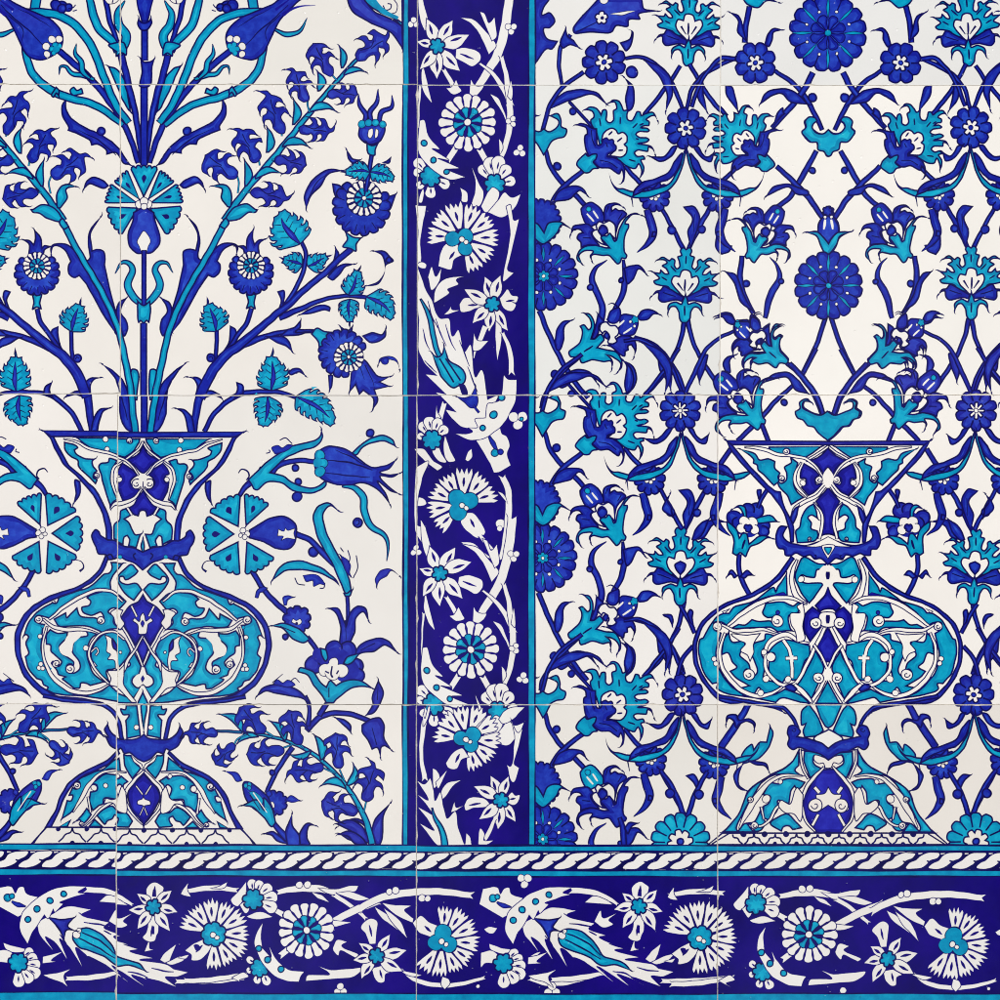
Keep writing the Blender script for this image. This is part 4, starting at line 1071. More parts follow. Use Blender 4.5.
    twin(P, X, "330,348! 330,420 290,522! 217,458! 268,425 262,378 215,385 215,360!", 't')
    twin(P, X, "320,545! 380,522 460,525 482,552 540,550 590,622! 545,632 550,672 582,690! 586,760 550,782! 510,742 490,702 490,660 420,682! 410,602 388,570! 375,590 350,580", 't')
    twin(P, X, "340,832! 380,790 430,742 500,762 540,802 470,852! 455,825 420,820 400,842!", 't'); twin(P, X, "605,720! 640,790 690,800 660,815 640,850 600,845 565,800!", 't')
    P(both("177,460! 222,470 302,580 337,680 312,780 262,855 177,862!", X), 'u')
    P(both("177,572! 202,612 258,622 250,660 300,680 302,718 250,732 200,704 177,690!", X), 'w', 1.1); curl(X, 262, 685, 20); twin(S, X, "262,575 235,610", 26, 'w', 1.1); twin(S, X, "240,745 278,815", 22, 'w', 1.1)
    P(both("177,400! 205,385 262,375 270,405 240,430 210,425 195,455 177,458!", X), 'w', 1.1)
    strands(X, (("205,450 275,525 325,600 340,690 318,780 262,852", "16 28 26 22 20 16"), ("345,505 430,500 510,520 590,590 660,690 735,830", "10 22 26 44 40 6"), ("420,700 490,695 540,775 600,818 648,812", "20 22 22 20 16"), ("352,340 345,430 305,520", "14 20 16"), ("595,700 582,775", "18 16")))
    twin(P, X, "335,620! 370,575 390,600 415,680 470,655 490,690 450,735 395,745 350,790", 'w', 1.2); scroll(X, 640, 815, 24, -1); scroll(X, 664, 652, 20); scroll(X, 258, 690, 44); twinc(X, 565, 648, 26, 'w'); twinc(X, 478, 542, 16, 'w')
    sub('scale_band')
    P(both("177,862! 842,862! 930,935! 177,935!", X), 'w'); twin(L, X, "800,865 905,930", 6)
    for k in range(-4, 5):
        x = X + k * 133
        for sg in (-1, 1): L([(x + sg * 66, 868), (x + sg * 60, 888), (x + sg * 34, 895), (x + sg * 24, 915), (x + sg * 6, 930)], '7 7')
        C(x, 868, 20, 'd', 0); C(x + 66, 930, 14, 'd', 0)
    sub('collar'); W(820, 435, .13); X = 62
    P(both("62,800! 120,815 230,850 300,845 380,815 405,780 375,705! 430,705 460,760 465,830 440,880 400,885 390,930 340,932 310,915 250,940 200,930 170,962 120,955 62,1005!", X), 'b')
    P(both("62,785! 110,810 200,850 300,850! 200,865 62,855!", X), 'w', 1.0); P(both("62,845! 112,855 95,905 62,960!", X), 'w', 1.0); P(both("62,865! 92,868 82,900 62,925!", X), 't', 1.0); curl(X, 165, 935, 20, 1, 6)
    W(800, 695, .16); X = 177
    P(both("177,330! 230,292 330,265 372,258! 350,225 380,190 420,195 437,240 425,270 432,310 400,342 360,326 300,352 240,366 177,408!", X), 'b'); curl(X, 390, 215, 16)
    sub()

def right_panel():
    global MAPF
    MAPF = mirror_right; lattice_half(); MAPF = lambda x, y: (x, y); lattice_half()
    pre_lattice_rosette(33, 39); pre_lattice_rosette(286, 34.5)
    right_vase()

# ================================================================== DARK BLUE BORDERS WITH WHITE BLOSSOMS
def wp(s, **k): P(s, 'w', .9, 'n')
def ws(s, w): S(s, w, 'w', .9, 'n', 1.0)

def daisy(cx, cy, R, n=16):
    part('daisy')
    petals(cx, cy, R * .5, R, n, 'w', random.uniform(0, 20), .98, ow=.95, oc='n', tipk=.62)
    sub('flower_centre')
    C(cx, cy, R * .5, 'n', 0)
    petals(cx, cy, R * .14, R * .53, 8, 't', 10, .80, ow=1.0, tipk=.6); C(cx, cy, R * .13, 'w', .8)
    sub()

def wcarn(cx, cy, R, a0, a1, n, tube=None, lob=None, cr=.36):
    """white fan carnation on the dark ground; a0..a1 in degrees, 0 right, 90 up"""
    part('carnation')
    A = lambda r, a: (cx + r * math.cos(math.radians(a)), cy - r * math.sin(math.radians(a)))
    for i in range(n):
        g = (a1 - a0) / n; b0 = a0 + g * i + g * .035; b1 = a0 + g * (i + 1) - g * .035
        rr = R * random.uniform(.95, 1.03)
        q = [A(R * .28, (b0 + b1) / 2 - g * .3) + (1,), A(rr * .70, b0) + (0,), A(rr * .90, b0 + g * .01) + (1,)]
        m = 4
        for k in range(m):
            q += [A(rr * random.uniform(.97, 1.05), b0 + (b1 - b0) * (k + .5) / m) + (0,)]
            if k < m - 1: q += [A(rr * .87, b0 + (b1 - b0) * (k + 1) / m) + (1,)]
        q += [A(rr * .90, b1 - g * .01) + (1,), A(rr * .70, b1) + (0,), A(R * .28, (b0 + b1) / 2 + g * .3) + (1,)]
        P(q, 'w', .9, 'n')
        mid = (b0 + b1) / 2
        L([A(R * .5, mid), A(R * .62, mid), A(R * .76, mid)], [.5 / CUR['s'], 2.0 / CUR['s'], .9 / CUR['s']], 'n')
    if tube:
        wp(tube); q = parse(tube); mx = sum(p[0] for p in q) / len(q); my = sum(p[1] for p in q) / len(q)
        L([(mx + (mx - cx) * .12, my + (my - cy) * .12), (mx, my), (mx - (mx - cx) * .3, my - (my - cy) * .3)], [.6 / CUR['s'], 2.0 / CUR['s'], .6 / CUR['s']], 'n')
    sub('flower_centre')
    if lob:
        for x, y, r in lob: C(x, y, r, 'd', 0)
        for x, y, r in lob: C(x, y, r - .9 / CUR['s'], 't', 0)
    else:
        P(lobes(cx, cy, R * cr, 7, .15), 't')
    C(cx - 4, cy + 4, R * .09, 'w', .9); C(cx + R * .1, cy + R * .1, R * .07, 'w', .8)
    sub()

def nar(cx, cy, tips, w=.40, r=42, extra=()):
    part('narcissus')
    for e in extra:
        wp(e); q = parse(e); mx = sum(p[0] for p in q) / len(q); my = sum(p[1] for p in q) / len(q)
        L([(mx + (mx - cx) * .2, my + (my - cy) * .2), (mx, my), (mx - (mx - cx) * .25, my - (my - cy) * .25)], [.5 / CUR['s'], 1.6 / CUR['s'], .6 / CUR['s']], 'n')
    for t in tips:
        q = axis_pts(cx, cy, t[0], t[1], random.uniform(-.06, .06), [(.1, -.05, 1), (.42, -.5 * w), (.66, -.46 * w), (.86, -.2 * w), (1.02, 0, 1), (.86, .2 * w), (.66, .46 * w), (.42, .5 * w), (.1, .05, 1)])
        P(q, 'w', .95, 'n')
        L(axis_pts(cx, cy, t[0], t[1], 0, [(.42, 0), (.58, 0), (.78, 0)]), [.6 / CUR['s'], 2.1 / CUR['s'], .5 / CUR['s']], 'n')
    sub('flower_centre'); P(lobes(cx, cy, r, 6, .26, 15), 't'); sub()

def halfd(cx, cy, R, pet, extra=()):
    part('daisy')
    for e in extra: wp(e)
    for x, y in pet:
        q = axis_pts(cx, cy, x, y, 0, [(.3, -.08, 1), (.6, -.2), (.85, -.26), (1.02, -.14), (1.05, 0), (1.02, .14), (.85, .26), (.6, .2), (.3, .08, 1)])
        P(q, 'w', .95, 'n'); L(axis_pts(cx, cy, x, y, 0, [(.55, 0), (.68, 0), (.82, 0)]), [.4 / CUR['s'], 1.3 / CUR['s'], .4 / CUR['s']], 'n')
    sub('flower_centre'); P(lobes(cx, cy, R, 7, .2, 10), 't'); sub()

def cresc(s, dots):
    part('crescent_leaf'); wp(s)
    for d in dots: C(*d, 't', 1.3)

def tref(x, y, r=14, rot=0):
    part('trefoil')
    for a in (0, 120, 240):
        C(x + r * math.cos(math.radians(a + rot)), y + r * math.sin(math.radians(a + rot)), r * .95, 'w', .7, 'n')

def shift(fn, dx, dy): place(fn, ((0, 0), (1, 0)), ((dx, dy), (dx + 1, dy)))

def up_a():
    W(380, 0, .2)
    part('scroll_stem'); ws("648,-60 645,0 622,150 588,270 530,370 470,465", "44 46 48 46 42 34"); wp("455,395! 470,420 490,430 520,430 480,480 450,470!")
    wp("398,84! 470,98 540,170 580,225 545,275! 500,175 450,115"); wp("498,55! 520,65 545,115 572,82! 582,180 560,205!")
    ws("500,315 560,365 610,430 645,500 650,620 632,720 605,790", "10 22 26 34 32 30 24"); ws("605,280 628,360 640,440 652,520", "20 24 30 34"); wp("655,400! 665,450 660,500 640,480!")
    wp("550,468! 590,485 625,560 640,620! 600,540"); wp("595,690! 612,710 618,740 600,775!")
    ws("318,345 350,400 385,455", "20 24 24"); wp("380,395! 395,430 410,455 370,470 330,440! 355,435")
    ws("205,425 197,540 195,640", "14 10 9")
    wp("190,-40! 200,100 225,155! 242,120 215,0!"); wp("212,320! 240,420 262,515! 225,470 205,400")
    tref(165, 115, 16, 30); tref(655, 140, 17, 90); tref(660, 605, 15, 60); tref(700, 755, 17, 40)
    nar(285, 230, ((235, 92), (365, 100), (445, 172), (400, 356), (285, 394), (200, 345), (182, 205)), extra=("380,245! 430,238 495,262 502,300 465,332 420,312 375,290!",))
    daisy(440, 610, 145)
    part('scroll_stem'); ws("380,740 340,800", "24 24"); ws("500,745 530,800", "24 24")
    halfd(255, 880, 56, ((180, 800), (172, 860), (190, 935), (255, 985), (345, 930)))
    cresc("198,600! 222,598 245,680 302,745 265,740 345,800 290,790 400,840 345,845 428,885! 350,897 270,850 200,775 190,700!", ((222, 715, 17), (270, 800, 16), (335, 858, 15)))
    halfd(575, 920, 54, ((505, 830), (548, 790), (600, 785), (645, 830), (675, 900)), extra=("462,835! 500,920 520,960 500,1030 455,1030! 480,930",))
    tr = "540,960! 565,935 600,960 590,1000 560,1050 530,1060 505,1030!"
    part('scroll_stem'); wp(tr); wp("540,1062! 600,990 625,960 660,985 708,968! 680,1030 620,1085")

def up_b():
    W(380, 180, .2)
    part('scroll_stem'); wp("400,35! 440,62 438,108 410,108 410,70"); wp("195,110! 205,60 215,40 222,60 210,112")
    wp("178,125! 236,125! 220,200 206,300 206,415 190,415 192,250")
    wp("633,130! 655,122 672,200 698,190! 682,260 650,400 640,450 672,462! 620,505 640,350 652,250")
    wcarn(415, 290, 180, -85, 192, 8, "292,430! 315,335 362,308 405,335 425,372! 375,395 355,446 320,440", ((365, 292, 40), (428, 280, 42), (428, 342, 38)))
    nar(565, 620, ((525, 480), (605, 475), (425, 545), (640, 752), (548, 758), (465, 716)), extra=("398,620! 420,590 470,588 525,600 545,640 480,640 450,655 410,660", "600,590! 640,545 660,575 692,580 685,610 655,605! 685,620 660,655 620,640"))
    part('scroll_stem'); wp("185,420! 205,408 235,420 232,440 205,440"); wp("240,485! 262,432 280,480 310,440! 300,500 262,550"); wp("270,612! 280,540 330,492 425,478! 385,500 395,520 340,545 350,560 290,605"); wp("320,672! 350,640 362,600! 360,645 400,648! 350,670")
    ws("530,730 480,850 470,890", "30 24 6"); wp("470,760! 490,800 545,800! 500,850 470,850"); wp("580,700! 610,740 605,830 588,900! 580,820"); ws("615,760 650,850 660,970", "16 26 28")
    part('feather_leaf')
    wp("192,440! 232,545 262,600 300,690 345,690 365,780 395,748 425,855 455,822 478,985 510,945 540,1100! 590,1080 560,1150 480,1250! 400,1230 330,1150 382,1165! 300,1080 278,1062 332,1070! 260,1000 230,970 285,978! 215,900 195,850 195,700 186,600!")
    for q in ("240,600 262,680 290,740", "330,720 350,790 380,850", "400,800 430,880 450,930", "215,740 230,800 250,850", "225,900 260,940 285,960", "440,930 470,1010 490,1060", "280,690 310,780 335,830"): L(q, '2 5 2', 'n')
    sub('tulip')
    S("205,595 240,660 262,740 280,830 300,880", "8 22 26 26 24", 't'); P("262,865! 285,880 310,870 322,825! 350,900 400,930 432,980 425,1012 390,1030 365,1038 310,985 285,930", 't')
    L("300,890 370,1010", '5 6'); L("330,890 405,1000", '5 6'); sub()
    part('tulip'); P("382,1085! 430,1090 455,1080 478,1032! 492,1100 480,1140 450,1142 420,1112", 'b', 1.0); P("395,1015! 425,1020 440,1070 415,1075", 'k', 0); S("470,1130 495,1165", 12, 'b', .8)
    part('scroll_stem'); wp("480,1300! 592,1228 612,1270 636,1285 650,1330 638,1370 656,1430! 600,1462 572,1468! 540,1400")
    sub('tulip'); S("545,1275 560,1310 590,1360", "8 26 12", 'b', .9); C(575, 1368, 20, 't', 1.1); C(605, 1362, 16, 'b', 1.0); sub()
    cresc("378,1272! 440,1270 465,1262 445,1240! 490,1240 475,1200 530,1190! 540,1120 560,1120! 600,1100 622,970! 642,995 686,995! 680,1100 640,1190 590,1250 530,1290 460,1305", ((610, 1090, 18), (570, 1176, 20), (515, 1242, 16)))

def up_c():
    W(380, 360, .2)
    part('scroll_stem'); ws("325,215 300,300", "20 22"); wp("285,225! 292,265 305,300 280,310")
    tref(692, 300, 26, 90); C(708, 298, 11, 't', 1.0)
    halfd(262, 402, 52, ((190, 380), (205, 320), (245, 290), (295, 300), (335, 340)), extra=("168,442! 225,450 262,500 315,540 290,556! 220,505", "328,378! 352,450 378,508 342,512 318,440", "262,445 290,430 312,470 332,515 290,505"))
    part('scroll_stem'); wp("425,500! 440,465 462,445! 462,490 440,510"); wp("165,715! 195,690 225,700 235,720 195,735"); wp("178,540! 242,508 212,600 186,740 190,830 232,830! 248,955! 205,910 178,860 172,700"); C(605, 820, 24, 'w', .8, 'n'); C(600, 845, 14, 'w', .5, 'n')
    ws("612,580 642,650 645,760 632,900 612,1010", "30 34 36 38 40"); wp("590,660! 620,670 640,720!")
    wcarn(415, 725, 178, 2, 240, 7, "430,765! 470,770 505,810 528,870 490,892 450,870 405,815", ((385, 692, 45), (450, 706, 45), (392, 762, 46)))
    part('scroll_stem'); ws("505,880 560,955", "14 22"); wp("405,912! 470,920 530,970 575,1000! 480,970 465,960 440,940"); wp("245,945! 270,950 292,1010! 250,1000")

def up_e():
    """leaves and flower at the foot of the upright border"""
    W(380, 680, .2)
    part('scroll_stem'); wp("592,195! 640,140 725,132! 672,190 612,218"); ws("240,145 218,230 206,380 226,500", "30 26 20 28"); wp("215,165! 225,190 240,130! 250,130 240,190 215,230")
    wp("650,185! 690,262 714,242! 695,330 672,420 698,438! 668,512 648,490 640,440 632,420! 655,430 670,330 672,262")
    wcarn(435, 292, 170, -92, 190, 8, "328,415! 365,362 412,340 445,385! 405,400 385,442 345,442", ((405, 290, 40), (465, 272, 42), (455, 325, 38)))
    nar(605, 600, ((552, 478), (645, 480), (470, 530), (678, 708), (590, 745), (495, 695)), extra=("420,625! 440,592 520,590 548,628 470,640 430,650", "630,590! 660,560 675,575 698,572 690,610 670,625 640,615"))
    part('scroll_stem'); wp("262,440! 285,450 300,500 270,540"); wp("300,600! 310,545 345,510 405,498! 365,530 330,580"); wp("355,660! 372,605! 380,635 415,628! 385,650"); ws("575,690 545,760 520,800", "16 22 24"); wp("490,820! 500,740 525,770 520,800 570,798! 530,825"); wp("280,510! 335,450! 310,510 290,540")
    part('feather_leaf')
    wp("185,500! 225,520 250,490 268,540 275,600 300,560 320,640 335,690 375,655 395,745 425,820 430,762! 450,780 460,835! 300,830 255,790 200,715! 270,750 240,700 190,632! 260,670 230,620 188,572! 240,600 210,540")
    sub('tulip'); S("262,640 275,690 310,750 325,835", "6 22 30 36", 't'); sub()

def upright_border():
    up_c_first = up_c
    shift(up_a, 0, 0); up_b(); up_c()
    shift(up_a, 3, 528)
    up_e()
    W(0, 0, 1)

# ---- horizontal border: groups are drawn once and set twice along the wall
def lo_feather():
    W(0, 820, .2)
    part('scroll_stem'); ws("425,355 520,362 600,388 665,425", "30 30 30 14"); wp("495,415! 540,385 600,398 640,428!")
    wp("-12,345! 62,340 78,372 95,345 120,342 132,372 192,392! 130,470 90,492! -30,425!")
    sub('tulip'); S("60,415 90,430 130,440", "10 26 6", 'b', .9); C(40, 395, 20, 't', 1.1); C(62, 388, 14, 't', 1.0); sub()
    part('scroll_stem'); wp("545,512! 580,455 590,490 660,470! 620,505 640,525 590,540"); wp("215,690! 260,680 312,665! 260,710 300,715 215,725!"); wp("722,660! 750,600! 752,645 770,650!"); wp("800,700! 830,660 882,622! 862,680 838,716"); wp("830,715! 880,690 950,668! 910,710 860,725")
    ws("330,800 450,795 520,785 592,770", "20 28 30 18"); wp("215,782! 290,770 355,752! 320,788 342,842! 300,815 250,800"); ws("880,808 1000,806 1090,804 1220,790", "22 26 28 20")
    part('feather_leaf')
    wp("185,520! 260,480 330,440 458,455! 410,480 550,520! 520,545 605,580! 570,590 700,645! 650,655 768,690! 700,700 840,725 870,745! 945,762! 890,785 830,785 882,835! 790,805 730,790 802,832! 700,785 660,775 722,832! 600,755 560,735 642,812! 500,715 440,690 492,758! 420,670 380,645 412,738! 340,635 300,600 338,702! 270,615 230,590 266,658! 200,580")
    for q in ("420,520 500,530 560,545", "620,620 680,640 720,650", "640,760 700,770 740,790", "500,660 560,690 600,720", "300,580 330,620 345,650", "760,740 820,755 870,760", "395,470 430,490 500,505", "520,560 560,580", "450,690 470,720", "600,770 620,790"): L(q, '3 6 3', 'n')
    sub('tulip')
    P("365,600 382,560 430,545 500,570 560,630 590,680 640,698 700,720 732,757! 650,728 580,732 520,690 440,660 390,640", 't'); L("400,600 480,640 580,700", '4 6 3'); L("410,570 500,610 580,680", '4 6 3'); C(385, 580, 20, 'w', .9); C(398, 560, 12, 'w', .8)
    sub('bud'); P("240,492! 300,502 372,495! 342,538 382,562! 335,560 322,605! 290,545", 'b'); sub()
    nar(770, 435, ((685, 368), (862, 352), (890, 462), (645, 452), (852, 556), (688, 545)), extra=("740,400! 735,345 755,318 780,310 800,322 822,340 800,400!", "745,480! 735,560 715,590 745,608 775,605 785,580 795,560 790,480!"))
    L("775,350 772,385", '10 14', 'n'); L("770,530 765,570", '6 12', 'n')
    cresc("140,628! 102,560 110,480 160,420 240,365 320,340 435,340! 392,368 428,376! 370,392 300,420 320,425! 275,470 268,455! 240,500 222,480! 190,535 160,575", ((142, 505, 17), (187, 452, 17), (252, 410, 17), (320, 378, 16)))
    halfd(92, 720, 52, ((160, 655), (185, 690), (200, 735), (195, 785), (155, 815), (95, 838)), extra=("18,620! 80,640 142,655 90,672 30,652", "-20,665! 30,655 75,690 60,720 0,720 -20,740"))

def lo_carn():
    W(180, 820, .2)
    part('scroll_stem'); ws("10,362 100,345 200,340 290,352", "20 28 30 22"); wp("5,370! 20,345 42,315! 40,350 60,385! 25,380"); wp("150,342! 200,330 240,308! 225,340")
    ws("20,805 150,800 340,770", "24 28 20"); wp("260,790! 320,760 345,785 300,800 325,820!"); wp("-10,690! 20,680 50,672! 30,695")
    wcarn(170, 572, 180, -105, 172, 9, "25,652! 80,615 140,592 162,622 110,695 60,702 60,680", None)
    L("75,640 100,630", '18 22 6', 'n')

def lo_daisy():
    W(180, 820, .2)
    part('scroll_stem'); ws("485,362 580,345 700,345 770,365", "24 34 40 28"); wp("690,340! 780,345 850,330 895,328! 880,355 820,365 760,375"); wp("660,360! 710,375 748,412! 690,390"); wp("780,365! 860,360 955,395! 900,405"); ws("770,372 850,425 935,495", "24 22 18"); C(600, 325, 18, 'w', .8, 'n'); C(640, 322, 18, 'w', .8, 'n')
    ws("760,512 890,445 1000,402", "34 38 40"); wp("765,500! 860,512! 800,530 770,530")
    wp("765,640! 785,600 840,608! 810,630 895,675 880,690! 805,655 795,680 770,655"); ws("480,450 520,475", "20 24"); ws("500,680 540,650", "24 24")
    wp("688,728! 750,748 860,742 920,738 880,780 780,795 630,808! 640,778 750,772")
    tref(805, 850, 18, 30)
    halfd(368, 398, 55, ((362, 300), (405, 308), (455, 330), (485, 385), (480, 445)), extra=("332,308! 332,370 290,432 255,402 300,352", "335,482! 400,458 470,484! 400,497 350,492", "300,425! 335,405 350,440 330,470"))
    daisy(635, 552, 142)
    halfd(400, 740, 50, ((340, 690), (335, 755), (385, 815), (445, 820)))
    cresc("420,512! 385,560 375,620 400,690 450,760 520,802 598,812! 608,778 624,760! 540,745 480,690 450,635! 458,685 415,640! 408,570", ((397, 642, 17), (440, 698, 17), (507, 745, 17)))

def lo_end():
    W(360, 820, .2)
    part('scroll_stem'); ws("0,442 100,392 250,362 400,356 565,376", "34 38 38 36 30"); C(150, 358, 16, 'w', .8, 'n'); C(180, 352, 18, 'w', .8, 'n'); C(310, 390, 18, 'w', .8, 'n'); C(338, 392, 16, 'w', .8, 'n')
    wp("110,415! 180,425 260,428! 225,450 272,492! 265,515! 190,480"); wp("75,435! 130,465 195,550! 110,490"); wp("120,440! 200,500 240,592! 160,510")
    ws("205,745 280,800 420,825 540,810 625,785", "10 26 24 22 16"); wp("180,745! 230,755 310,772! 270,785")
    nar(85, 680, ((152, 572), (235, 650), (215, 755), (8, 795), (-35, 700), (-5, 615)), extra=("50,620! 30,570 5,540 30,505 60,490 90,510 85,560 80,620!", "60,740! 75,790 100,815 125,810 130,770 155,760 110,730!"))
    wcarn(412, 602, 182, -140, 100, 8, "265,515! 305,478 350,510 402,540 372,582 330,575 295,562", ((415, 562, 45), (378, 612, 42), (445, 620, 44)))
    part('scroll_stem'); wp("620,545! 650,530 690,540! 665,565 635,560"); wp("410,780! 440,790 450,815 425,845! 405,820")
    C(590, 830, 8, 'w', 0); tref(822, 300, 20, 90); part('scroll_stem'); ws("845,790 920,815 1010,815 1140,790", "20 22 24 14"); tref(960, 850, 22, 30)
    wp("840,690! 880,660 905,655! 875,685")

def lower_border():
    lo_feather(); lo_carn(); lo_daisy(); lo_end()
    shift(lo_feather, 485, -1); shift(lo_carn, 486, 3); shift(lo_daisy, 502, 4); shift(lo_end, 511, 3)
    W(0, 0, 1); part('stripe'); rect(-40, 992.6, 1040, 1010, 'd'); rect(-40, 994.2, 1040, 1005, 't')

# ================================================================== draw everything, back to front
def both_sides(fn, mir):
    global MAPF
    MAPF = mir; fn()
    MAPF = lambda x, y: (x, y); fn()

def grid(*a):
    W(0, 0, 1)

both_sides(left_stems, mirror_left)
left_axis()
left_vase()
if 'right_panel' in globals(): right_panel()

def rect(x0, y0, x1, y1, c):
    ph = random.random() * 99; f = lambda t, k: .28 * math.sin(t * .045 + ph + k) + .22 * math.sin(t * .017 + ph * 2 + k) + random.uniform(-.12, .12)
    if y1 - y0 > x1 - x0:
        n = int((y1 - y0) / 9); ys = [y0 + (y1 - y0) * k / n for k in range(n + 1)]
        emit([(x0 + f(y, 0), y) for y in ys] + [(x1 + f(y, 2), y) for y in ys[::-1]], c)
    else:
        n = int((x1 - x0) / 9); xs = [x0 + (x1 - x0) * k / n for k in range(n + 1)]
        emit([(x, y0 + f(x, 0)) for x in xs] + [(x, y1 + f(x, 2)) for x in xs[::-1]], c)

def frames():
    W(0, 0, 1)
    part('border_ground'); rect(408, -40, 529, 846, 'n')
    part('stripe'); rect(402.2, -40, 409.4, 846, 'd'); rect(403.8, -40, 407.6, 846, 't')
    part('stripe'); rect(528, -40, 536.0, 846, 'd'); rect(529.2, -40, 534.4, 846, 't')
frames()
if 'upright_border' in globals(): upright_border()

def lower_frame():
    W(0, 0, 1)
    part('border_ground'); rect(-40, 875, 1040, 995, 'n')
    part('stripe'); rect(-40, 844.2, 1040, 852, 'd'); rect(-40, 846.2, 1040, 850.4, 't')
    part('stripe'); rect(-40, 869, 1040, 877, 'd'); rect(-40, 871, 1040, 875.6, 't')
    part('stripe'); rect(-40, 993.4, 1040, 1010, 'd'); rect(-40, 994.8, 1040, 1005, 't')
    part('rope_band'); rect(-40, 852, 1040, 869.4, 'd')
    x = -30.0
    while x < 1030:
        s = random.uniform(22.4, 24.2)
        j = lambda: random.uniform(-.5, .5)
        # one twist of the rope: an S-shaped strand leaning to the right
        poly_plane(offset(poly_pts([(x + 1 + j(), 867.6, 0), (x + 5, 863.2 + j(), 0), (x + 11 + j(), 860.6, 0), (x + 15, 856.2, 0), (x + 21, 853.4, 0), (x + 28, 852.9, 0), (x + 34 + j(), 853.6, 0),
           (x + 31.5, 857.6 + j(), 0), (x + 25, 860.4, 0), (x + 20.5 + j(), 864.4, 0), (x + 15, 867.6, 0), (x + 7, 868.6, 0)]), .75), 'w', 1.0)
        L([(x + 21.5, 860.9), (x + 25.2, 861.8), (x + 28.5, 859.8)], '.8 1.5 .8')
        L([(x + 13, 853.6), (x + 17, 853.2)], '.9 .4', 'w')
        x += s
lower_frame()
if 'lower_border' in globals(): lower_border()
TILE_LABELS = [
 ['top left corner tile with drooping blue tulip and turquoise leaf', 'tile with blue tulip and hyacinth tip above the carnation bouquet', 'top tile of the dark blue border with white narcissus and palmette', 'topmost tile with large blue rosette above the right lattice'],
 ['tile at left edge with half a fan carnation and branches', 'tile with turquoise fan carnation, hyacinth spray and skirted rosettes', 'border tile with white daisy, white carnation and turquoise tulip bud', 'tile with round blue rosette in the middle of the lattice'],
 ['tile at left edge with left half of the left vase', 'tile with main half of the left vase, carnation and long blue tulip', 'border tile with spotted crescent leaf beside half rosettes of the lattice', 'tile with neck and belly of the right vase'],
 ['bottom left corner tile with spotted crescent leaf and tulip', 'bottom tile with hyacinth spray beside the left vase foot', 'bottom tile where the upright dark blue border meets the rope band', 'bottom right tile with foot of the right vase'],
]

# ------------------------------------------------------------------ materials
def node_mat(name, base, var, scale, rough=.12, detail=4, var2=None, stretch=(1, 1, 1), coat=.0, bump=.02, mid=.5, violet=None):
    m = bpy.data.materials.new(name); m.use_nodes = True
    nt = m.node_tree; nt.nodes.clear(); N = nt.nodes.new; LK = nt.links.new
    out = N('ShaderNodeOutputMaterial'); b = N('ShaderNodeBsdfPrincipled'); LK(b.outputs[0], out.inputs[0])
    tc = N('ShaderNodeTexCoord'); geo = N('ShaderNodeNewGeometry')
    mp = N('ShaderNodeMapping'); mp.inputs['Scale'].default_value = stretch; LK(geo.outputs['Position'], mp.inputs[0])
    n1 = N('ShaderNodeTexNoise'); n1.inputs['Scale'].default_value = scale; n1.inputs['Detail'].default_value = detail; n1.inputs['Roughness'].default_value = .6
    LK(mp.outputs[0], n1.inputs['Vector'])
    r = N('ShaderNodeValToRGB'); LK(n1.outputs['Fac'], r.inputs[0])
    e = r.color_ramp.elements
    e[0].position = .30; e[0].color = (*base, 1); e[1].position = .70; e[1].color = (*var, 1)
    if var2:
        n = e.new(mid); n.color = (*var2, 1)
    col = r.outputs[0]
    if violet:
        n3 = N('ShaderNodeTexNoise'); n3.inputs['Scale'].default_value = 5.5; n3.inputs['Detail'].default_value = 3; LK(geo.outputs['Position'], n3.inputs['Vector'])
        r3 = N('ShaderNodeValToRGB'); LK(n3.outputs['Fac'], r3.inputs[0]); r3.color_ramp.elements[0].position = .5; r3.color_ramp.elements[1].position = .72
        r3.color_ramp.elements[0].color = (0, 0, 0, 1); r3.color_ramp.elements[1].color = (.55, .55, .55, 1)
        mx = N('ShaderNodeMix'); mx.data_type = 'RGBA'; LK(r3.outputs[0], mx.inputs[0]); LK(col, mx.inputs[6]); mx.inputs[7].default_value = (*violet, 1)
        col = mx.outputs[2]
    LK(col, b.inputs['Base Color'])
    b.inputs['Roughness'].default_value = rough
    b.inputs['IOR'].default_value = 1.5
    n2 = N('ShaderNodeTexNoise'); n2.inputs['Scale'].default_value = 28; n2.inputs['Detail'].default_value = 2; LK(geo.outputs['Position'], n2.inputs['Vector'])
    bp = N('ShaderNodeBump'); bp.inputs['Strength'].default_value = 1; bp.inputs['Distance'].default_value = bump * .01
    LK(n2.outputs['Fac'], bp.inputs['Height'])
    vo = N('ShaderNodeTexVoronoi'); vo.inputs['Scale'].default_value = 95; vo.inputs['Randomness'].default_value = 1; LK(geo.outputs['Position'], vo.inputs['Vector'])
    pit = N('ShaderNodeMapRange'); pit.inputs[1].default_value = 0; pit.inputs[2].default_value = .10; LK(vo.outputs['Distance'], pit.inputs[0])
    b2 = N('ShaderNodeBump'); b2.inputs['Strength'].default_value = .55; b2.inputs['Distance'].default_value = .0006
    LK(pit.outputs[0], b2.inputs['Height']); LK(bp.outputs[0], b2.inputs['Normal']); LK(b2.outputs[0], b.inputs['Normal'])
    return m

def srgb(r, g, b):
    f = lambda c: (c / 255 / 12.92) if c <= 10 else ((c / 255 + .055) / 1.055) ** 2.4
    return tuple(f(c) for c in (r, g, b))

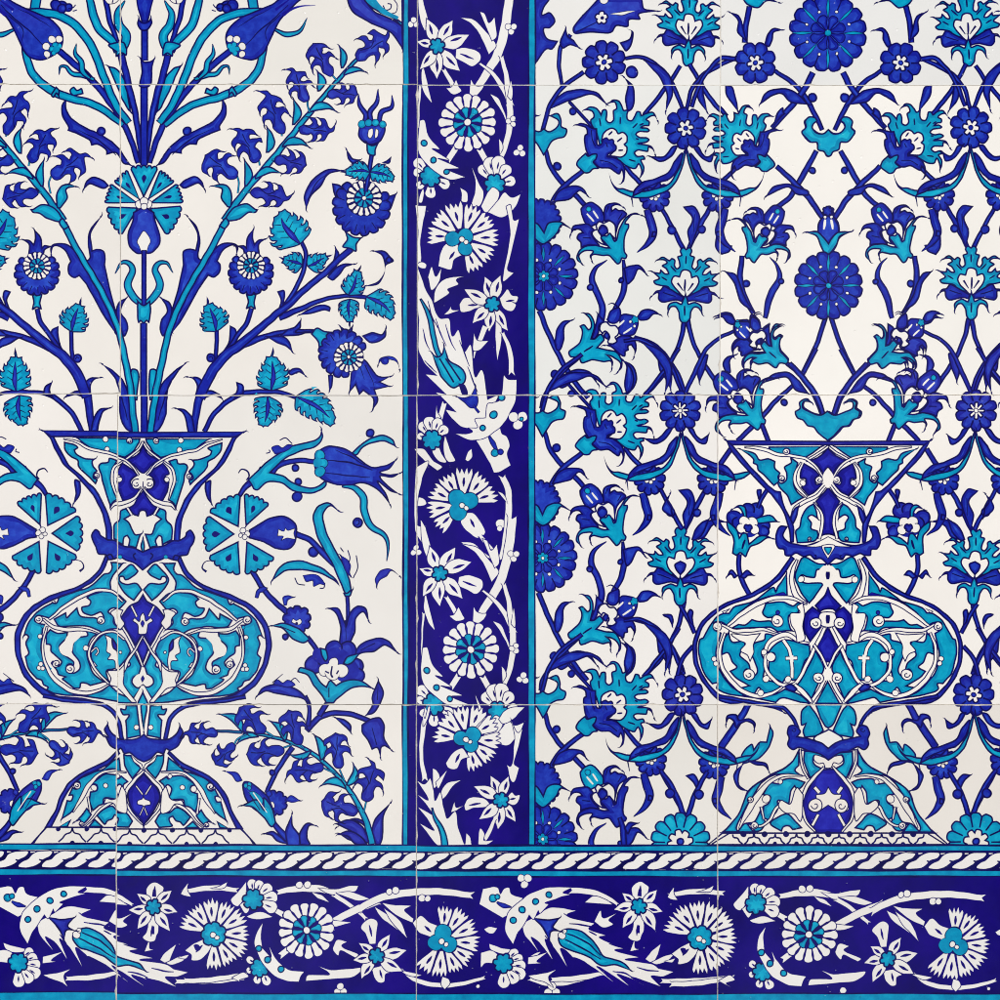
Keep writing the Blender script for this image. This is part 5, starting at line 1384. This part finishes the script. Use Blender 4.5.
MATS = {
    'w': node_mat('white_glaze', srgb(234, 231, 226), srgb(243, 242, 239), 9),
    'd': node_mat('outline_navy', srgb(4, 0, 66), srgb(14, 12, 104), 60),
    'b': node_mat('cobalt_wash', srgb(14, 20, 138), srgb(28, 50, 180), 110, var2=srgb(20, 34, 160), detail=5, violet=srgb(44, 36, 150)),
    'b2': node_mat('cobalt_thin', srgb(26, 46, 168), srgb(46, 88, 204), 120, var2=srgb(34, 62, 186), detail=5, violet=srgb(64, 60, 176)),
    'b3': node_mat('cobalt_mid', srgb(20, 36, 154), srgb(38, 70, 192), 150, var2=srgb(28, 52, 174), detail=5, violet=srgb(62, 52, 174)),
    't': node_mat('turquoise_wash', srgb(0, 122, 170), srgb(8, 164, 204), 90, var2=srgb(0, 144, 188), detail=5),
    't2': node_mat('turquoise_thin', srgb(0, 152, 198), srgb(34, 190, 216), 100, var2=srgb(10, 172, 208), detail=5),
    't3': node_mat('turquoise_mid', srgb(0, 140, 186), srgb(16, 178, 212), 120, var2=srgb(4, 160, 198), detail=5),
    'n': node_mat('ground_cobalt', srgb(12, 0, 92), srgb(26, 0, 132), 16, var2=srgb(16, 0, 114)),
    'k': node_mat('spot_navy', srgb(12, 8, 90), srgb(22, 16, 120), 60),
    'i': node_mat('ivory_reserve', srgb(232, 230, 224), srgb(242, 241, 237), 14),
    'u': node_mat('deep_blue_fill', srgb(14, 8, 126), srgb(26, 26, 162), 80, var2=srgb(20, 16, 146)),
    'u2': node_mat('deep_blue_thin', srgb(24, 20, 152), srgb(44, 52, 192), 80, var2=srgb(32, 34, 172)),
}
def tile_white(i, c):
    return node_mat('tile_ground_%d' % i, srgb(*[v - 5 for v in c]), srgb(*[v + 4 for v in c]), 7, rough=.12)
GROUT = node_mat('grout', srgb(196, 188, 176), srgb(232, 228, 220), 240, rough=.9)

# ------------------------------------------------------------------ tiles
CX = [[-182, 120.4, 417.4, 720.8, 1022], [-182, 120.4, 417.4, 720.0, 1022], [-184, 117.6, 416.8, 717.8, 1018], [-184, 116.4, 416.4, 717.5, 1018]]
RY = [[-226, 84.3, 393.8, 704.0, 1016], [-226, 84.5, 395.6, 704.6, 1016], [-226, 85.2, 395.2, 704.8, 1016], [-226, 85.4, 395.0, 704.8, 1016]]
TW = [[(237, 233, 226), (235, 232, 225), (236, 235, 231), (233, 233, 230)],
      [(238, 234, 227), (239, 235, 228), (234, 235, 231), (249, 246, 239)],
      [(239, 235, 229), (236, 233, 227), (242, 239, 234), (250, 246, 239)],
      [(235, 231, 224), (238, 234, 227), (236, 233, 226), (238, 233, 225)]]
rt = random.Random(11)
OFF = {(r, c): (rt.uniform(-.5, .5), rt.uniform(-.5, .5) - (1.2 if c == 0 and r > 1 else 0)) for r in range(4) for c in range(4)}
GAP = .16
DEPTH = .008 / K

def inside(pts, poly, rule):
    x, y = pts[:, 0][:, None], pts[:, 1][:, None]
    x0, y0 = poly[:, 0][None], poly[:, 1][None]; q = np.roll(poly, -1, 0); x1, y1 = q[:, 0][None], q[:, 1][None]
    s = (x1 - x0) * (y - y0) - (x - x0) * (y1 - y0)
    w = ((y0 <= y) & (y1 > y) & (s > 0)).sum(1) - ((y0 > y) & (y1 <= y) & (s < 0)).sum(1)
    return w > 0 if rule == 'pos' else w != 0

def mesh_from(name, verts, tris, cols, mats):
    me = bpy.data.meshes.new(name)
    me.from_pydata(verts, [], tris); 
    for m in mats: me.materials.append(m)
    me.polygons.foreach_set('material_index', cols)
    me.update()
    return me

LABELS = [[None] * 4 for _ in range(4)]
BOX = [(s[0].min(0), s[0].max(0)) for s in SHAPES]
COL = bpy.context.scene.collection

LOOSE = {'stem', 'scroll_stem', 'leaf', 'berries', 'bud', 'serrated_leaf', 'stripe', 'trefoil', 'floret'}
def paint_loose(p, selp, rf, rv, own, make, body, wm):
    ks = np.where(selp)[0]; par = {}
    def find(a):
        while par.setdefault(a, a) != a:
            par[a] = par[par[a]]; a = par[a]
        return a
    for k in ks:
        a, b_, c_ = (int(v) for v in rf[k]); ra = find(a); par[find(b_)] = ra; par[find(c_)] = ra
    comp = {}
    for k in ks: comp.setdefault(find(int(rf[k][0])), []).append(k)
    def ar(kk):
        t = rv[rf[kk]]; return float(np.abs((t[:,1,0]-t[:,0,0])*(t[:,2,1]-t[:,0,1])-(t[:,1,1]-t[:,0,1])*(t[:,2,0]-t[:,0,0])).sum() / 2)
    lst = sorted(comp.values(), key=lambda kk: -ar(kk)); big = [lst[0]]
    for kk in lst[1:]:
        if ar(kk) > 12: big.append(kk)
        else:
            c0 = rv[rf[kk]].mean((0, 1)); j = min(range(len(big)), key=lambda q: float(np.abs(rv[rf[big[q]]].mean((0, 1)) - c0).sum())); big[j] = big[j] + kk
    for kk in big:
        sel = np.zeros(len(rf), bool); sel[kk] = True
        used = sorted({SHAPES[own[k]][1] for k in kk})
        mats = [wm if u == 'w' and PARTS[p] not in BAND else MATS[u] for u in used]
        ob = bpy.data.objects.new(PARTS[p], make(PARTS[p], sel, mats, None, {u: q for q, u in enumerate(used)})); COL.objects.link(ob); ob.parent = body

def build_tile(r, c, label):
    x0, x1 = CX[r][c] + GAP, CX[r][c + 1] - GAP
    y0, y1 = RY[c][r] + GAP, RY[c][r + 1] - GAP
    # tiles at the rim of the photograph are cut where the decoration seen ends
    dx, dy = OFF.get((r, c), (0, 0)); o = np.array([dx, dy])
    B = .22      # rounded glaze edge
    fx0, fx1, fy0, fy1 = x0 + B, x1 - B, y0 + B, y1 - B
    use = [i for i, (a, b) in enumerate(BOX) if b[0] + dx > fx0 and a[0] + dx < fx1 and b[1] + dy > fy0 and a[1] + dy < fy1]
    re_ = random.Random(100 + r * 4 + c); rim = []
    for (ax_, ay_), (bx_, by_) in (((fx0, fy0), (fx1, fy0)), ((fx1, fy0), (fx1, fy1)), ((fx1, fy1), (fx0, fy1)), ((fx0, fy1), (fx0, fy0))):
        n = int(max(abs(bx_ - ax_), abs(by_ - ay_)) / 5); nx, ny = -(by_ - ay_), bx_ - ax_; ln = math.hypot(nx, ny); nx /= ln; ny /= ln; chip = 0
        for q in range(n):
            chip = re_.uniform(.4, 1.5) if re_.random() < .04 else chip * .35
            h = abs(re_.gauss(0, .13)) + chip
            rim.append((ax_ + (bx_ - ax_) * q / n + nx * h, ay_ + (by_ - ay_) * q / n + ny * h))
    rim_a = np.array(rim); nr = len(rim)
    V = list(rim); E = [(q, (q + 1) % nr) for q in range(nr)]
    for i in use:
        p = SHAPES[i][0] + o; k = len(V); n = len(p)
        V += [(round(float(a), 3), round(float(b), 3)) for a, b in p]; E += [(k + j, k + (j + 1) % n) for j in range(n)]
    res = delaunay_2d_cdt([Vector(v) for v in V], E, [], 0, 1e-4, False)
    rv = np.array([tuple(v) for v in res[0]]); rf = np.array([tuple(f) for f in res[2]], int)
    ctr = rv[rf].mean(1)
    ok = inside(ctr, rim_a, 'nz')
    rf, ctr = rf[ok], ctr[ok]
    own = np.full(len(rf), -1)
    for i in reversed(use):
        a, b = BOX[i]; a = a + o; b = b + o
        m = np.where((own < 0) & (ctr[:, 0] > a[0]) & (ctr[:, 0] < b[0]) & (ctr[:, 1] > a[1]) & (ctr[:, 1] < b[1]))[0]
        if len(m):
            h = inside(ctr[m], SHAPES[i][0] + o, SHAPES[i][4]); own[m[h]] = i
    mx, my = (x0 + x1) / 2, (y0 + y1) / 2
    loc = lambda x, y, d=0.: ((x - mx) * K, d * K, (my - y) * K)
    def make(name, sel, mats, extra=None, cmap=None):
        f = rf[sel]; ids, inv = np.unique(f.ravel(), return_inverse=True)
        vs = [loc(*rv[k]) for k in ids]; tr = [tuple(t[::-1]) for t in inv.reshape(-1, 3)]
        # the plane's y axis points down: keep the faces turned to the front
        tr2 = []
        for t in tr:
            a, b, d = (vs[k] for k in t)
            tr2.append(t if (b[0]-a[0])*(d[2]-a[2]) - (b[2]-a[2])*(d[0]-a[0]) > 0 else t[::-1])
        cols = [cmap[SHAPES[own[k]][1]] if own[k] >= 0 else 0 for k in np.where(sel)[0]] if cmap else [0] * len(tr2)
        if extra: extra(vs, tr2, cols)
        return mesh_from(name, vs, tr2, cols, mats)
    def slab(vs, tr, cols):
        k = len(vs); cx_, cy_ = (x0 + x1) / 2, (y0 + y1) / 2
        def ring(g, z): return [loc(cx_ + (px - cx_) * (1 + g / (x1 - cx_)), cy_ + (py - cy_) * (1 + g / (y1 - cy_)), z) for px, py in rim]
        for g, z in ((0, 0), (.13, .10), (.22, .5), (.22, DEPTH)): vs += ring(g, z)
        for q in range(3):
            for e in range(nr):
                i0, i1 = k + q*nr + e, k + q*nr + (e+1) % nr; tr.append((i0, i0 + nr, i1 + nr, i1)); cols.append(0)
        tr.append(tuple(k + 3*nr + e for e in range(nr))); cols.append(0)
    wm = tile_white(r * 4 + c, TW[r][c])
    body = bpy.data.objects.new('ceramic_tile', make('ceramic_tile', own < 0, [wm], slab))
    COL.objects.link(body); body.location = ((mx - 500) * K, 0, (500 - my) * K); body.rotation_euler = (rt.uniform(-.003, .003), 0, rt.uniform(-.003, .003))
    body['label'] = label; body['category'] = 'tile'; body['group'] = 'painted wall tiles set edge to edge'
    pid = np.array([SHAPES[k][2] if k >= 0 else -1 for k in own])
    for p in sorted(set(pid[pid >= 0])):
        selp = pid == p; subs = {}
        for k in np.where(selp)[0]:
            subs.setdefault(SHAPES[own[k]][3], []).append(k)
        if PARTS[p] in LOOSE:
            paint_loose(p, selp, rf, rv, own, make, body, wm); continue
        root = None
        for sname in [None] + sorted(x for x in subs if x):
            if sname not in subs: continue
            sel = np.zeros(len(rf), bool); sel[subs[sname]] = True
            ar = np.abs(np.cross(rv[rf[sel][:, 1]] - rv[rf[sel][:, 0]], rv[rf[sel][:, 2]] - rv[rf[sel][:, 0]])).sum() / 2
            used = sorted({SHAPES[own[k]][1] for k in subs[sname]})
            nm = PARTS[p] if (sname is None or root is None) else sname
            mats = [wm if u == 'w' and PARTS[p] not in BAND else MATS[u] for u in used]
            ob = bpy.data.objects.new(nm, make(nm, sel, mats, None, {u: q for q, u in enumerate(used)}))
            COL.objects.link(ob); ob.parent = root or body
            if root is None: root = ob
    return body

BAND = {'border_ground', 'rope_band', 'daisy', 'narcissus', 'carnation', 'feather_leaf', 'scroll_stem', 'crescent_leaf', 'stripe', 'trefoil'}
for r in range(4):
    for c in range(4):
        build_tile(r, c, TILE_LABELS[r][c])

# backing of mortar behind the tiles
me = bpy.data.meshes.new('mortar_wall'); a = 640 * K; y = 1.0 * K; t = .03
me.from_pydata([(-a, y, -a), (a, y, -a), (a, y, a), (-a, y, a), (-a, t, -a), (a, t, -a), (a, t, a), (-a, t, a)], [],
               [(0, 1, 2, 3), (5, 4, 7, 6), (1, 5, 6, 2), (4, 0, 3, 7), (3, 2, 6, 7), (4, 5, 1, 0)])
me.materials.append(GROUT)
wl = bpy.data.objects.new('wall', me); COL.objects.link(wl); wl['kind'] = 'structure'

# ------------------------------------------------------------------ light, camera
sc = bpy.context.scene
w = bpy.data.worlds.new('World'); sc.world = w; w.use_nodes = True
bg = w.node_tree.nodes['Background']; bg.inputs[1].default_value = 1.0
# invented surroundings, as noise: soft bright and dark patches that the glaze mirrors faintly
wt = w.node_tree; tc = wt.nodes.new('ShaderNodeTexCoord'); wn = wt.nodes.new('ShaderNodeTexNoise'); wn.inputs['Scale'].default_value = 7; wn.inputs['Detail'].default_value = 3
wt.links.new(tc.outputs['Generated'], wn.inputs['Vector']); wr = wt.nodes.new('ShaderNodeValToRGB'); wt.links.new(wn.outputs['Fac'], wr.inputs[0])
wr.color_ramp.elements[0].position = .44; wr.color_ramp.elements[0].color = (.03, .035, .04, 1); wr.color_ramp.elements[1].position = .66; wr.color_ramp.elements[1].color = (.46, .45, .50, 1)
wt.links.new(wr.outputs[0], bg.inputs[0])
def area_lamp(name, loc, rot, size, power, col=(1, 1, 1)):
    l = bpy.data.lights.new(name, 'AREA'); l.shape = 'RECTANGLE'; l.size, l.size_y = size; l.energy = power; l.color = col
    o = bpy.data.objects.new(name, l); COL.objects.link(o); o.location = loc; o.rotation_euler = [math.radians(v) for v in rot]
def aim(loc): return [math.degrees(v) for v in (Vector((0, 0, 0)) - Vector(loc)).to_track_quat('-Z', 'Y').to_euler()]
for nm, lc, sz, pw, cl in (('left_fill', (-3.2, -3.6, 2.6), (2.6, 2.2), 186, (1, .985, .96)), ('right_fill', (3.0, -3.6, 3.0), (2.2, 1.8), 117, (1, .975, .94)), ('low_fill', (-.6, -3.8, -3.2), (2.6, 1.6), 79, (1, .98, .96))):  # unseen soft area lights, added to light the wall evenly; no real fixtures
    area_lamp(nm, lc, aim(lc), sz, pw, cl)
cam = bpy.data.cameras.new('camera'); co = bpy.data.objects.new('camera', cam); COL.objects.link(co)
D = 2.0; co.location = (0, -D, 0); co.rotation_euler = (math.pi / 2, 0, 0)
cam.sensor_width = 36; cam.lens = 36 * D / (1000 * K); cam.clip_end = 100
sc.camera = co
sc.cycles.pixel_filter_type = 'BLACKMAN_HARRIS'; sc.cycles.filter_width = 1.05
sc.view_settings.view_transform = 'Standard'; sc.view_settings.look = 'None'; sc.view_settings.exposure = 0
